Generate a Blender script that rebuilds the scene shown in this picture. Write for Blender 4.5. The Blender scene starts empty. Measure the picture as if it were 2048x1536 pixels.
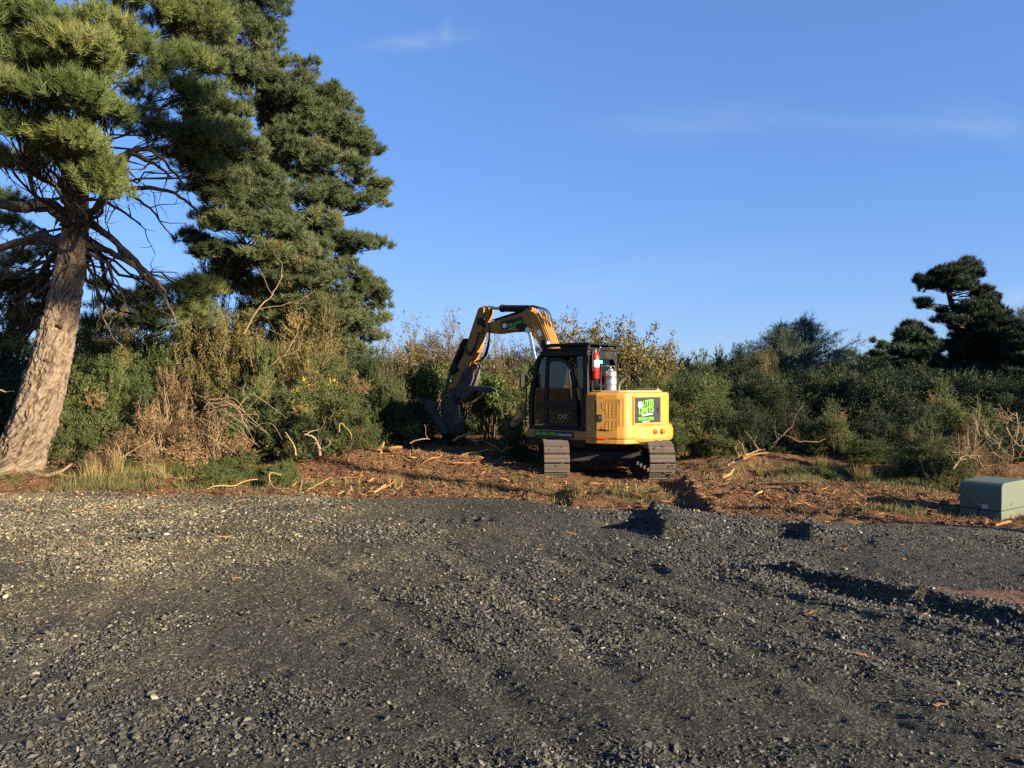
import bpy, bmesh, math, random
import numpy as np
from mathutils import Vector, Matrix
sc = bpy.context.scene
COL = sc.collection
rng = np.random.default_rng(7)
random.seed(7)

# ------------------------------------------------------------------ camera
EYE = 1.70
FPX = 1539.0
cam_d = bpy.data.cameras.new('camera')
cam_d.sensor_width = 36.0
cam_d.lens = FPX / 2048 * 36
cam_d.clip_start = 0.05
cam_d.clip_end = 3000
cam_d.shift_y = 3.0 / 2048
cam = bpy.data.objects.new('camera', cam_d)
cam.location = (0, 0, EYE)
cam.rotation_euler = (math.radians(90), 0, 0)
COL.objects.link(cam)
sc.camera = cam

# ------------------------------------------------------------------ sun and sky
SUN_EL = math.radians(16.0)
SUN_AZ = math.radians(90 + 33)            # clockwise from +Y: to the right and a little behind the camera
sun_dir = Vector((math.sin(SUN_AZ) * math.cos(SUN_EL), math.cos(SUN_AZ) * math.cos(SUN_EL), math.sin(SUN_EL)))
sd = bpy.data.lights.new('sun', 'SUN')
sd.energy = 5.0
sd.angle = math.radians(0.5)
sd.color = (1.0, 0.83, 0.60)
so = bpy.data.objects.new('sun', sd)
so.location = sun_dir * 60
so.rotation_euler = sun_dir.to_track_quat('Z', 'Y').to_euler()
COL.objects.link(so)

world = bpy.data.worlds.new('World')
sc.world = world
world.use_nodes = True
wn, wl = world.node_tree.nodes, world.node_tree.links
wn.clear()
sky = wn.new('ShaderNodeTexSky')
sky.sky_type = 'NISHITA'
sky.sun_disc = False
sky.sun_elevation = SUN_EL
sky.sun_rotation = SUN_AZ
sky.altitude = 0
sky.air_density = 1.0
sky.dust_density = 0.0
sky.ozone_density = 6.0
bg = wn.new('ShaderNodeBackground')
bg.inputs['Strength'].default_value = 0.0535
wout = wn.new('ShaderNodeOutputWorld')

def wmath(op, a, b=None, c=None):
    n = wn.new('ShaderNodeMath'); n.operation = op
    for i, v in enumerate((a, b, c)):
        if v is None: continue
        if isinstance(v, (int, float)): n.inputs[i].default_value = v
        else: wl.new(v, n.inputs[i])
    return n.outputs[0]
tc = wn.new('ShaderNodeTexCoord')
sep = wn.new('ShaderNodeSeparateXYZ'); wl.new(tc.outputs['Generated'], sep.inputs[0])
yy = wmath('MAXIMUM', sep.outputs[1], 0.05)
gx, gz = wmath('DIVIDE', sep.outputs[0], yy), wmath('DIVIDE', sep.outputs[2], yy)
def wisp(cx, cz, ang, la, lb, scale, stretch, amp, thr=0.5):
    """a streak of high thin cloud: long gaussian footprint times stretched noise"""
    ca, sa = math.cos(ang), math.sin(ang)
    dx, dz = wmath('SUBTRACT', gx, cx), wmath('SUBTRACT', gz, cz)
    a = wmath('ADD', wmath('MULTIPLY', dx, ca), wmath('MULTIPLY', dz, sa))
    b = wmath('SUBTRACT', wmath('MULTIPLY', dz, ca), wmath('MULTIPLY', dx, sa))
    ea, eb = wmath('POWER', wmath('DIVIDE', a, la), 2.0), wmath('POWER', wmath('DIVIDE', b, lb), 2.0)
    g = wmath('EXPONENT', wmath('MULTIPLY', wmath('ADD', ea, eb), -1.0))
    cv = wn.new('ShaderNodeCombineXYZ')
    wl.new(wmath('MULTIPLY', a, scale / stretch), cv.inputs[0]); wl.new(wmath('MULTIPLY', b, scale), cv.inputs[1])
    cv.inputs[2].default_value = cx * 7
    nz = wn.new('ShaderNodeTexNoise'); nz.inputs['Scale'].default_value = 1.0
    nz.inputs['Detail'].default_value = 6; nz.inputs['Distortion'].default_value = 0.6
    wl.new(cv.outputs[0], nz.inputs['Vector'])
    m = wmath('MULTIPLY', wmath('SUBTRACT', nz.outputs[0], thr - 0.22), 2.2)
    m = wmath('MINIMUM', wmath('MAXIMUM', m, 0.0), 1.0)
    return wmath('MULTIPLY', wmath('MULTIPLY', m, g), amp)
def gpx(u, v): return ((u - 1024) / FPX, (765 - v) / FPX)
tot = None
for (u, v, ang, la, lb, s, st, amp) in ((845, 77, 0.12, .07, .012, 60, 5, .16), (893, 52, 1.5, .022, .008, 70, 3, .10),
        (1650, 240, -0.03, .26, .016, 45, 7, .09), (1400, 236, 0.1, .10, .02, 45, 6, .10), (1980, 236, -0.25, .06, .02, 50, 5, .12),
        (1150, 570, .17, .2, .02, 40, 8, .11), (2030, 585, .15, .06, .015, 40, 5, .25), (2000, 250, -.05, .10, .014, 50, 5, .06)):
    w = wisp(*gpx(u, v), ang, la, lb, s, st, amp)
    tot = w if tot is None else wmath('ADD', tot, w)
mixc = wn.new('ShaderNodeMix'); mixc.data_type = 'RGBA'
gam = wn.new('ShaderNodeGamma'); gam.inputs['Gamma'].default_value = 0.55; wl.new(sky.outputs[0], gam.inputs[0])
bal = wn.new('ShaderNodeMix'); bal.data_type = 'RGBA'; bal.blend_type = 'MULTIPLY'; bal.inputs[0].default_value = 1.0
wl.new(gam.outputs[0], bal.inputs[6]); bal.inputs[7].default_value = (0.90, 1.22, 1.86, 1)
wl.new(tot, mixc.inputs[0]); wl.new(bal.outputs[2], mixc.inputs[6])
mixc.inputs[7].default_value = (4.0, 4.2, 4.5, 1)
nrm = wn.new('ShaderNodeVectorMath'); nrm.operation = 'DOT_PRODUCT'
wl.new(tc.outputs['Generated'], nrm.inputs[0]); nrm.inputs[1].default_value = sun_dir[:]
glow = wn.new('ShaderNodeMapRange'); glow.interpolation_type = 'SMOOTHSTEP'; wl.new(nrm.outputs['Value'], glow.inputs[0])
glow.inputs[1].default_value = 0.15; glow.inputs[2].default_value = 0.9; glow.inputs[4].default_value = 0.28
hz_ = wmath('MULTIPLY', wmath('EXPONENT', wmath('DIVIDE', wmath('MULTIPLY', wmath('MAXIMUM', gz, 0.0), -1.0), 0.080)), 0.52)
hmix = wn.new('ShaderNodeMix'); hmix.data_type = 'RGBA'; wl.new(hz_, hmix.inputs[0]); wl.new(mixc.outputs[2], hmix.inputs[6]); hmix.inputs[7].default_value = (2.55, 3.15, 3.9, 1)
gmix = wn.new('ShaderNodeMix'); gmix.data_type = 'RGBA'; wl.new(glow.outputs[0], gmix.inputs[0])
wl.new(hmix.outputs[2], gmix.inputs[6]); wl.new(sky.outputs[0], gmix.inputs[7])
wl.new(gmix.outputs[2], bg.inputs[0]); wl.new(bg.outputs[0], wout.inputs[0])

sc.view_settings.view_transform = 'Standard'
sc.view_settings.look = 'None'
sc.view_settings.exposure = 2.05
sc.view_settings.gamma = 1.0
sc.cycles.max_bounces = 6
sc.cycles.diffuse_bounces = 2
sc.cycles.glossy_bounces = 3
sc.cycles.transmission_bounces = 4
sc.cycles.transparent_max_bounces = 12
sc.cycles.use_denoising = False

# ------------------------------------------------------------------ helpers
def P(u, v, Y):
    """the point that pixel (u, v) of the 2048 px photograph sees at distance Y"""
    return Vector(((u - 1024) / FPX * Y, Y, EYE - (v - 765) / FPX * Y))

def smooth(t):
    t = np.clip(t, 0, 1)
    return t * t * (3 - 2 * t)

def _h(ix, iy, s):
    n = (ix.astype(np.int64) * 374761393 + iy.astype(np.int64) * 668265263 + s * 1274126177) & 0xffffffff
    n = ((n ^ (n >> 13)) * 1274126177) & 0xffffffff
    return ((n ^ (n >> 16)) & 0xffff) / 65535.0

def vnoise(x, y, s=0):
    x, y = np.asarray(x, float), np.asarray(y, float)
    ix, iy = np.floor(x), np.floor(y)
    fx, fy = x - ix, y - iy
    fx, fy = fx * fx * (3 - 2 * fx), fy * fy * (3 - 2 * fy)
    a, b, c, d = _h(ix, iy, s), _h(ix + 1, iy, s), _h(ix, iy + 1, s), _h(ix + 1, iy + 1, s)
    return (a * (1 - fx) + b * fx) * (1 - fy) + (c * (1 - fx) + d * fx) * fy - 0.5

def fbm(x, y, s=0, o=4):
    t, a = 0, 1.0
    for i in range(o):
        t = t + a * vnoise(np.asarray(x) * 2 ** i + 17.3 * i, np.asarray(y) * 2 ** i - 9.1 * i, s + i)
        a *= 0.5
    return t

def seg_dist(x, y, ax, ay, bx, by):
    """signed distance to a segment's line, and the fraction along it"""
    dx, dy = bx - ax, by - ay
    L = math.hypot(dx, dy)
    t = ((x - ax) * dx + (y - ay) * dy) / L / L
    d = ((x - ax) * dy - (y - ay) * dx) / L
    return d, t

def mesh_obj(name, verts, faces_list, mat=None, parent=None, tint=None, smooth_faces=False, mats=None, matidx=None):
    """faces_list: list of int arrays (n,3)/(n,4)"""
    me = bpy.data.meshes.new(name)
    verts = np.asarray(verts, np.float32)
    me.vertices.add(len(verts)); me.vertices.foreach_set('co', verts.ravel())
    li = np.concatenate([np.asarray(f, np.int32).ravel() for f in faces_list])
    sizes = np.concatenate([np.full(len(f), np.asarray(f).shape[1], np.int32) for f in faces_list])
    starts = np.zeros(len(sizes), np.int32); starts[1:] = np.cumsum(sizes)[:-1]
    me.loops.add(len(li)); me.loops.foreach_set('vertex_index', li)
    me.polygons.add(len(sizes)); me.polygons.foreach_set('loop_start', starts)
    me.polygons.foreach_set('use_smooth', np.full(len(sizes), bool(smooth_faces)))
    if matidx is not None: me.polygons.foreach_set('material_index', np.asarray(matidx, np.int32))
    if tint is not None:
        at = me.attributes.new('tint', 'FLOAT', 'POINT')
        at.data.foreach_set('value', np.asarray(tint, np.float32))
    me.update(calc_edges=True)
    for m in (mats or ([mat] if mat else [])): me.materials.append(m)
    o = bpy.data.objects.new(name, me)
    COL.objects.link(o)
    if parent: o.parent = parent
    return o

def tag(o, label=None, cat=None, group=None, kind=None):
    if label: o['label'] = label
    if cat: o['category'] = cat
    if group: o['group'] = group
    if kind: o['kind'] = kind
    return o

def empty(name, loc, label, cat, group=None, rz=0):
    o = bpy.data.objects.new(name, None); COL.objects.link(o)
    o.location = loc; o.rotation_euler = (0, 0, rz); o.empty_display_size = 0.2
    return tag(o, label, cat, group)

def copy_tree(o, parent=None):
    c = o.copy(); COL.objects.link(c); c.parent = parent
    for ch in list(o.children): copy_tree(ch, c)
    return c

class MB:
    """collects simple shapes into one mesh"""
    def __init__(s): s.v, s.f, s.sm, s.n = [], [], [], 0
    def add(s, verts, faces, smooth=False):
        s.v.extend([tuple(v) for v in verts]); s.f.extend([tuple(i + s.n for i in f) for f in faces])
        s.sm.extend([smooth] * len(faces)); s.n += len(verts); return s
    def box(s, c, d, rot=None):
        vs = []
        for x in (-.5, .5):
            for y in (-.5, .5):
                for z in (-.5, .5):
                    p = Vector((x * d[0], y * d[1], z * d[2]))
                    if rot is not None: p = rot @ p
                    vs.append(p + Vector(c))
        return s.add(vs, [(0, 1, 3, 2), (4, 6, 7, 5), (0, 4, 5, 1), (2, 3, 7, 6), (0, 2, 6, 4), (1, 5, 7, 3)])
    def prism(s, poly, a, b, axis='y'):
        """poly in the two other axes (x,z for y; x,y for z; y,z for x), extruded from a to b"""
        def p3(p, t):
            return {'y': (p[0], t, p[1]), 'z': (p[0], p[1], t), 'x': (t, p[0], p[1])}[axis]
        n = len(poly)
        vs = [p3(p, a) for p in poly] + [p3(p, b) for p in poly]
        fs = [tuple(range(n)), tuple(range(2 * n - 1, n - 1, -1))] + [(i, i + n, (i + 1) % n + n, (i + 1) % n) for i in range(n)]
        return s.add(vs, fs)
    def tube(s, pts, r, seg=8, caps=True):
        pts = [Vector(p) for p in pts]
        rs = r if hasattr(r, '__len__') else [r] * len(pts)
        up = None; rings = []
        for i, p in enumerate(pts):
            t = (pts[min(i + 1, len(pts) - 1)] - pts[max(i - 1, 0)])
            t = t.normalized() if t.length > 1e-9 else Vector((0, 0, 1))
            if up is None:
                up = t.orthogonal().normalized()
            up = (up - t * up.dot(t)); up = up.normalized() if up.length > 1e-6 else t.orthogonal().normalized()
            w = t.cross(up)
            rings.append([p + (up * math.cos(2 * math.pi * k / seg) + w * math.sin(2 * math.pi * k / seg)) * rs[i] for k in range(seg)])
        vs = [v for rg in rings for v in rg]
        fs = [(i * seg + k, i * seg + (k + 1) % seg, (i + 1) * seg + (k + 1) % seg, (i + 1) * seg + k) for i in range(len(pts) - 1) for k in range(seg)]
        s.add(vs, fs, True)
        if caps:
            s.add(rings[0], [tuple(range(seg - 1, -1, -1))]); s.add(rings[-1], [tuple(range(seg))])
        return s
    def cyl(s, a, b, r, r2=None, seg=16): return s.tube([a, b], [r, r if r2 is None else r2], seg)
    def lathe(s, prof, c, axis=Vector((0, 0, 1)), seg=20):
        """prof: (radius, height) list about axis through c"""
        return s.tube([Vector(c) + Vector(axis) * h for _, h in prof], [max(r, 1e-4) for r, _ in prof], seg)
    def build(s, name, mat, parent=None, bevel=0, seg=2, rz=None):
        me = bpy.data.meshes.new(name); me.from_pydata(s.v, [], s.f); me.update()
        bm = bmesh.new(); bm.from_mesh(me); bmesh.ops.recalc_face_normals(bm, faces=bm.faces)
        for f, q in zip(bm.faces, s.sm): f.smooth = q
        bm.to_mesh(me); bm.free()
        if mat: me.materials.append(mat)
        o = bpy.data.objects.new(name, me); COL.objects.link(o)
        if parent: o.parent = parent
        if rz is not None: o.rotation_euler = (0, 0, rz)
        if bevel:
            m = o.modifiers.new('bevel', 'BEVEL'); m.width = bevel; m.segments = seg; m.limit_method = 'ANGLE'; m.angle_limit = math.radians(32)
        return o

# ------------------------------------------------------------------ materials
def newmat(name):
    m = bpy.data.materials.new(name); m.use_nodes = True
    n, l = m.node_tree.nodes, m.node_tree.links
    return m, n, l, n['Principled BSDF']

def ramp(n, l, fac, stops, interp='LINEAR'):
    r = n.new('ShaderNodeValToRGB'); r.color_ramp.interpolation = interp
    e = r.color_ramp.elements
    while len(e) < len(stops): e.new(0.5)
    for el, (p, c) in zip(e, stops): el.position = p; el.color = (*c, 1)
    l.new(fac, r.inputs[0]); return r.outputs[0]

def noise(n, l, scale, detail=4, coord='Object', dist=0.0, rough=0.55):
    t = n.new('ShaderNodeTexCoord'); x = n.new('ShaderNodeTexNoise')
    x.inputs['Scale'].default_value = scale; x.inputs['Detail'].default_value = detail
    x.inputs['Distortion'].default_value = dist; x.inputs['Roughness'].default_value = rough
    l.new(t.outputs[coord], x.inputs['Vector']); return x.outputs[0]

def mixcol(n, l, fac, a, b, blend='MIX'):
    x = n.new('ShaderNodeMix'); x.data_type = 'RGBA'; x.blend_type = blend
    for i, v in ((0, fac), (6, a), (7, b)):
        if isinstance(v, (int, float)): x.inputs[i].default_value = v
        elif isinstance(v, tuple): x.inputs[i].default_value = (*v, 1)
        else: l.new(v, x.inputs[i])
    return x.outputs[2]

def bump(n, l, b, h, strength=0.5, dist=0.02):
    x = n.new('ShaderNodeBump'); x.inputs['Strength'].default_value = strength; x.inputs['Distance'].default_value = dist
    l.new(h, x.inputs['Height']); l.new(x.outputs[0], b.inputs['Normal'])

def paint(name, col, rough=0.45, dirt=(0.10, 0.06, 0.03), dirt_amt=0.35, metal=0.0, scale=3.0, spec=0.4, splash=None):
    m, n, l, b = newmat(name)
    f = ramp(n, l, noise(n, l, scale, 8, rough=0.7), [(0.45, (0, 0, 0)), (0.78, (1, 1, 1))])
    g = n.new('ShaderNodeMath'); g.operation = 'MULTIPLY'; g.inputs[1].default_value = dirt_amt; l.new(f, g.inputs[0])
    fac = g.outputs[0]
    if splash:                                          # soil splashed up from below
        t_ = n.new('ShaderNodeTexCoord'); sz = n.new('ShaderNodeSeparateXYZ'); l.new(t_.outputs['Object'], sz.inputs[0])
        mz = n.new('ShaderNodeMapRange'); l.new(sz.outputs[2], mz.inputs[0]); mz.inputs[1].default_value = splash[1]; mz.inputs[2].default_value = splash[0]
        nz = ramp(n, l, noise(n, l, 9, 7, rough=.75), [(.38, (0, 0, 0)), (.66, (1, 1, 1))])
        q = n.new('ShaderNodeMath'); q.operation = 'MULTIPLY'; l.new(mz.outputs[0], q.inputs[0]); l.new(nz, q.inputs[1])
        q2 = n.new('ShaderNodeMath'); q2.operation = 'MULTIPLY_ADD'; q2.use_clamp = True; l.new(q.outputs[0], q2.inputs[0]); q2.inputs[1].default_value = .55; l.new(g.outputs[0], q2.inputs[2]); fac = q2.outputs[0]
    l.new(mixcol(n, l, fac, col, dirt), b.inputs['Base Color'])
    r2 = n.new('ShaderNodeMath'); r2.operation = 'MULTIPLY_ADD'; l.new(f, r2.inputs[0]); r2.inputs[1].default_value = 0.35; r2.inputs[2].default_value = rough
    l.new(r2.outputs[0], b.inputs['Roughness'])
    b.inputs['Metallic'].default_value = metal
    b.inputs['Specular IOR Level'].default_value = spec
    return m

def leafmat(name, stops, trans=0.25, rough=0.6):
    """colour from the per-leaf tint attribute"""
    m, n, l, b = newmat(name)
    a = n.new('ShaderNodeAttribute'); a.attribute_name = 'tint'
    c = ramp(n, l, a.outputs['Fac'], stops)
    oi = n.new('ShaderNodeObjectInfo')
    h = n.new('ShaderNodeHueSaturation')
    mr = n.new('ShaderNodeMapRange'); l.new(oi.outputs['Random'], mr.inputs[0]); mr.inputs[3].default_value = 0.8; mr.inputs[4].default_value = 1.2
    l.new(c, h.inputs['Color']); l.new(mr.outputs[0], h.inputs['Value'])
    l.new(h.outputs[0], b.inputs['Base Color'])
    b.inputs['Roughness'].default_value = rough; b.inputs['Specular IOR Level'].default_value = 0.25
    t = n.new('ShaderNodeBsdfTranslucent'); l.new(h.outputs[0], t.inputs['Color'])
    x = n.new('ShaderNodeMixShader'); x.inputs[0].default_value = trans
    l.new(b.outputs[0], x.inputs[1]); l.new(t.outputs[0], x.inputs[2])
    l.new(x.outputs[0], n['Material Output'].inputs[0])
    return m

def simple(name, col, rough=0.6, metal=0.0, spec=0.4):
    m, n, l, b = newmat(name)
    v = ramp(n, l, noise(n, l, 6, 5), [(0.3, tuple(c * 0.8 for c in col)), (0.7, tuple(min(1, c * 1.15) for c in col))])
    l.new(v, b.inputs['Base Color']); b.inputs['Roughness'].default_value = rough; b.inputs['Metallic'].default_value = metal
    b.inputs['Specular IOR Level'].default_value = spec
    return m

# ------------------------------------------------------------------ ground
EX, EY = 1.72, 15.0                                   # the excavator's swing centre
_ex = np.array([-60, -9, -8.3, -5, -3.6, -0.2, 0.83, 2.4, 4.1, 6.0, 9, 60.])
_ey = np.array([12.6, 12.5, 12.3, 12.0, 11.6, 11.2, 10.35, 9.95, 9.45, 9.1, 8.8, 8.6])
def gravel_edge(x): return np.interp(x, _ex, _ey) + 0.42 * fbm(np.asarray(x) * .9, 0 * np.asarray(x), 40, 6)

def H(x, y):
    x, y = np.asarray(x, float), np.asarray(y, float)
    z = 0.40 * smooth((y - 12.8) / 6.0)
    e = np.exp(-(((x - EX) / 2.0) ** 2 + ((y - EY) / 2.6) ** 2) ** 2)
    z = z * (1 - e)
    n = fbm(x * .8, y * .8, 3, 5) * .10 + fbm(x * 3.5, y * 3.5, 11, 3) * .05
    past = smooth((y - gravel_edge(x)) / .5)
    z = z + n * past * (1 - .75 * e)
    z = z + past * .30 * np.exp(-(((x + 3.1) / 1.7) ** 2 + ((y - 15.2) / 1.0) ** 2))      # heap of torn wood and soil
    z = z + past * .16 * np.exp(-(((x + 0.6) / 1.6) ** 2 + ((y - 14.6) / .8) ** 2))
    z = z + past * .10 * np.exp(-(((x - .35) / .8) ** 2 + ((y - 13.7) / .9) ** 2))        # soil pushed up around the near end of one track
    z = z + past * .14 * np.exp(-(((x - 4.4) / 1.6) ** 2 + ((y - 12.6) / .8) ** 2))
    d, t = seg_dist(x, y, 2.55, 9.9, 2.85, 13.3)                                          # rut of the right-hand track
    inr = smooth((t + .05) / .1) * (1 - smooth((t - .95) / .1))
    z = z + past * inr * (.12 * np.exp(-((d - .12) / .12) ** 2) - .07 * np.exp(-((d + .18) / .2) ** 2))
    d, t = seg_dist(x, y, .75, 10.6, .95, 13.0)
    inr = smooth((t + .05) / .1) * (1 - smooth((t - .95) / .1))
    z = z + past * inr * (.045 * np.exp(-((d - .12) / .12) ** 2) - .05 * np.exp(-((d + .15) / .2) ** 2))
    return z

def ridge(x, y, a, b, h, steep, gentle, side=1, fade=.12):
    """a bank: steep on one side of the line a-b, gentle on the other"""
    d, t = seg_dist(x, y, *a, *b)
    d = d * side + .06 * fbm(x * 4.5, y * 4.5, 77, 4); h = h * (1 + .6 * fbm(x * 2.2, y * 2.2, 78, 3))
    k = np.where(d > 0, np.exp(-(d / gentle) ** 2), np.exp(-(d / steep) ** 2))
    w = smooth((t + fade) / fade) * (1 - smooth((t - 1) / fade))
    return h * k * w

def gp(u, v): Y = EYE * FPX / (v - 765); return ((u - 1024) / FPX * Y, Y)

def hollow(x, y, c, rx, ry):
    return np.exp(-(((x - c[0]) / rx) ** 2 + ((y - c[1]) / ry) ** 2) ** 2)

def band(x, y, a, b, w):
    d, t = seg_dist(x, y, *a, *b)
    return np.exp(-(d / w) ** 2) * smooth((t + .1) / .1) * (1 - smooth((t - 1) / .1))

def HG(x, y):
    """surface of the gravel lot"""
    z = H(x, y) + .035
    z = z + fbm(x * .45, y * .45, 21, 3) * .05 + fbm(x * 1.7, y * 1.7, 23, 3) * .036 * smooth((9.5 - y) / 2 + .5)
    z = z + ridge(x, y, gp(1306, 1018), gp(1328, 1074), .13, .05, .5, side=-1) - .13 * hollow(x, y, gp(1255, 1046), .42, .36)
    z = z + ridge(x, y, gp(1612, 1052), gp(1622, 1080), .07, .04, .4, side=-1) - .07 * hollow(x, y, gp(1585, 1066), .26, .22)
    z = z + ridge(x, y, gp(1590, 1152), gp(2200, 1275), .085, .06, .30, side=-1) - .05 * band(x, y, gp(1600, 1168), gp(2200, 1300), .13)
    z = z + ridge(x, y, gp(1480, 1170), gp(2200, 1330), .035, .05, .22, side=-1)
    z = z + ridge(x, y, gp(1310, 1130), gp(1345, 1150), .03, .05, .25, side=-1)
    z = z + ridge(x, y, gp(1300, 1110), gp(1600, 1150), .03, .2, .2, side=1)
    for a_, b_, dep in ((gp(1120, 1125), gp(1750, 1430), .022), (gp(1190, 1110), gp(1960, 1400), .020), (gp(640, 1120), gp(1180, 1540), .022), (gp(900, 1085), gp(1420, 1540), .016), (gp(300, 1130), gp(-100, 1480), .016)):
        z = z - dep * band(x + .10 * np.sin(y * .9), y, a_, b_, .11) + dep * .7 * band(x + .10 * np.sin(y * .9) + .24, y, a_, b_, .09)
    for u in (812, 838, 868, 892, 921, 949, 978):      # cleat marks of a track
        cx, cy = gp(u, 1040)
        z = z - .05 * np.exp(-(((x - cx) / .05) ** 2 + ((y - cy) / .11) ** 2))
    for k in range(7):
        cx, cy = gp(1645 + 16 * k, 1074 + 2.0 * k)
        z = z - .03 * np.exp(-(((x - cx - (y - cy) * .3) / .035) ** 2 + ((y - cy) / .22) ** 2))
    e = gravel_edge(x)
    z = z - .16 * smooth((y - e + .12) / .45)
    return z

def grid_sheet(name, xs, ys, zf, mat, drop_fine=0):
    X, Y = np.meshgrid(xs, ys)
    Z = zf(X.ravel(), Y.ravel())
    v = np.stack([X.ravel(), Y.ravel(), Z], 1)
    nx, ny = len(xs), len(ys)
    i = np.arange(ny - 1)[:, None] * nx + np.arange(nx - 1)[None, :]
    q = np.stack([i, i + 1, i + nx + 1, i + nx], -1).reshape(-1, 4)
    return mesh_obj(name, v, [q], mat, smooth_faces=True)

def cat(*a): return np.unique(np.round(np.concatenate(a), 5))

# soil
m, n, l, b = newmat('torn_soil')
c1 = ramp(n, l, noise(n, l, 1.1, 6), [(.3, (.060, .034, .018)), (.5, (.135, .072, .037)), (.72, (.20, .115, .060))])
c2 = ramp(n, l, noise(n, l, 14, 6, rough=.75), [(.35, (.030, .017, .010)), (.5, (.125, .066, .034)), (.68, (.28, .155, .078))])
l.new(mixcol(n, l, .6, c1, c2), b.inputs['Base Color']); b.inputs['Roughness'].default_value = .95; b.inputs['Specular IOR Level'].default_value = .1
bump(n, l, b, noise(n, l, 26, 8, rough=.8), 1.0, .06)
M_SOIL = m
def ground_z(x, y):
    z = H(x, y)
    return z
gx_ = cat(np.linspace(-600, -40, 15), np.linspace(-40, -14, 27), np.arange(-14, 14, .06), np.linspace(14, 40, 27), np.linspace(40, 600, 15))
gy_ = cat(np.linspace(-600, -30, 15), np.linspace(-30, 8, 39), np.arange(8, 20, .06), np.linspace(20, 60, 41), np.linspace(60, 1200, 20))
def soil_z(x, y):
    z = H(x, y) - .10 * smooth((gravel_edge(x) - .5 - y) / .3)
    near = smooth((y - 8) / 1.0) * (1 - smooth((y - 19) / 2))
    return z + near * (fbm(x * 9, y * 9, 61, 3) * .045 + fbm(x * 22, y * 22, 67, 2) * .02)
ground = grid_sheet('ground', gx_, gy_, soil_z, M_SOIL); tag(ground, kind='structure')

# gravel lot
m, n, l, b = newmat('dark_gravel')
tco = n.new('ShaderNodeTexCoord')
vo = n.new('ShaderNodeTexVoronoi'); vo.inputs['Scale'].default_value = 55; vo.inputs['Randomness'].default_value = 1
l.new(tco.outputs['Object'], vo.inputs['Vector'])
base = ramp(n, l, noise(n, l, .55, 5, dist=.4), [(.35, (.0268, .0266, .0210)), (.52, (.0405, .0393, .0305)), (.70, (.067, .0635, .049))])
sepc = n.new('ShaderNodeSeparateColor'); l.new(vo.outputs['Color'], sepc.inputs[0])
spk = ramp(n, l, sepc.outputs[0], [(.0, (.35, .35, .36)), (.7, (1.0, .98, .95)), (.93, (2.0, 1.95, 1.8)), (1.0, (3.4, 3.2, 2.9))])
def dusty(n, l, col):
    """tan road dust settled over the left of the lot"""
    g = n.new('ShaderNodeNewGeometry'); sx = n.new('ShaderNodeSeparateXYZ'); l.new(g.outputs['Position'], sx.inputs[0])
    mr = n.new('ShaderNodeMapRange'); mr.interpolation_type = 'SMOOTHSTEP'; l.new(sx.outputs[0], mr.inputs[0])
    mr.inputs[1].default_value = 1.5; mr.inputs[2].default_value = -5.0
    my = n.new('ShaderNodeMapRange'); my.interpolation_type = 'SMOOTHSTEP'; l.new(sx.outputs[1], my.inputs[0])
    my.inputs[1].default_value = 3.5; my.inputs[2].default_value = 7.0
    q = n.new('ShaderNodeMath'); q.operation = 'MULTIPLY'; l.new(mr.outputs[0], q.inputs[0]); l.new(my.outputs[0], q.inputs[1])
    nz = ramp(n, l, noise(n, l, .8, 5, dist=.5), [(.35, (.2, .2, .2)), (.62, (1, 1, 1))])
    q2 = n.new('ShaderNodeMath'); q2.operation = 'MULTIPLY'; l.new(q.outputs[0], q2.inputs[0]); l.new(nz, q2.inputs[1])
    return mixcol(n, l, q2.outputs[0], col, mixcol(n, l, 1.0, col, (3.0, 2.65, 1.9), 'MULTIPLY'))
colr = mixcol(n, l, 1.0, base, spk, 'MULTIPLY')
fine = ramp(n, l, noise(n, l, 160, 3, rough=.8), [(.3, (.45, .45, .45)), (.7, (1.5, 1.48, 1.42))])
l.new(dusty(n, l, mixcol(n, l, 1.0, colr, fine, 'MULTIPLY')), b.inputs['Base Color'])
b.inputs['Roughness'].default_value = .8; b.inputs['Specular IOR Level'].default_value = .3
hh = n.new('ShaderNodeMath'); hh.operation = 'MULTIPLY_ADD'; l.new(noise(n, l, 24, 8, rough=.8), hh.inputs[0]); hh.inputs[1].default_value = 1.6; l.new(vo.outputs['Distance'], hh.inputs[2])
bump(n, l, b, hh.outputs[0], 1.0, .026)
# bare brown patch where the crushed stone has been scraped away on the right
g = n.new('ShaderNodeNewGeometry'); mpp = n.new('ShaderNodeMapping'); mpp.vector_type = 'TEXTURE'; l.new(g.outputs['Position'], mpp.inputs[0])
mpp.inputs['Location'].default_value = (3.95, 6.02, 0); mpp.inputs['Rotation'].default_value = (0, 0, math.radians(-14)); mpp.inputs['Scale'].default_value = (1.15, .26, 10)
ln_ = n.new('ShaderNodeVectorMath'); ln_.operation = 'LENGTH'; l.new(mpp.outputs[0], ln_.inputs[0])
pa = n.new('ShaderNodeMath'); pa.operation = 'MULTIPLY_ADD'; l.new(noise(n, l, 5, 6, rough=.7), pa.inputs[0]); pa.inputs[1].default_value = 1.6; l.new(ln_.outputs['Value'], pa.inputs[2])
prev = b.inputs['Base Color'].links[0].from_socket
pm2 = n.new('ShaderNodeMapRange'); l.new(pa.outputs[0], pm2.inputs[0]); pm2.inputs[1].default_value = 1.95; pm2.inputs[2].default_value = 1.55
l.new(mixcol(n, l, pm2.outputs[0], prev, (.125, .066, .036)), b.inputs['Base Color'])
M_GRAVEL = m
def lot_z(x, y):
    z = HG(x, y)
    return z + smooth((y - 2) / .5) * (fbm(x * 16, y * 16, 51, 3) * .016)
lx = cat(np.linspace(-60, -9, 30), np.arange(-9, 9, .03), np.linspace(9, 60, 30))
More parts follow.
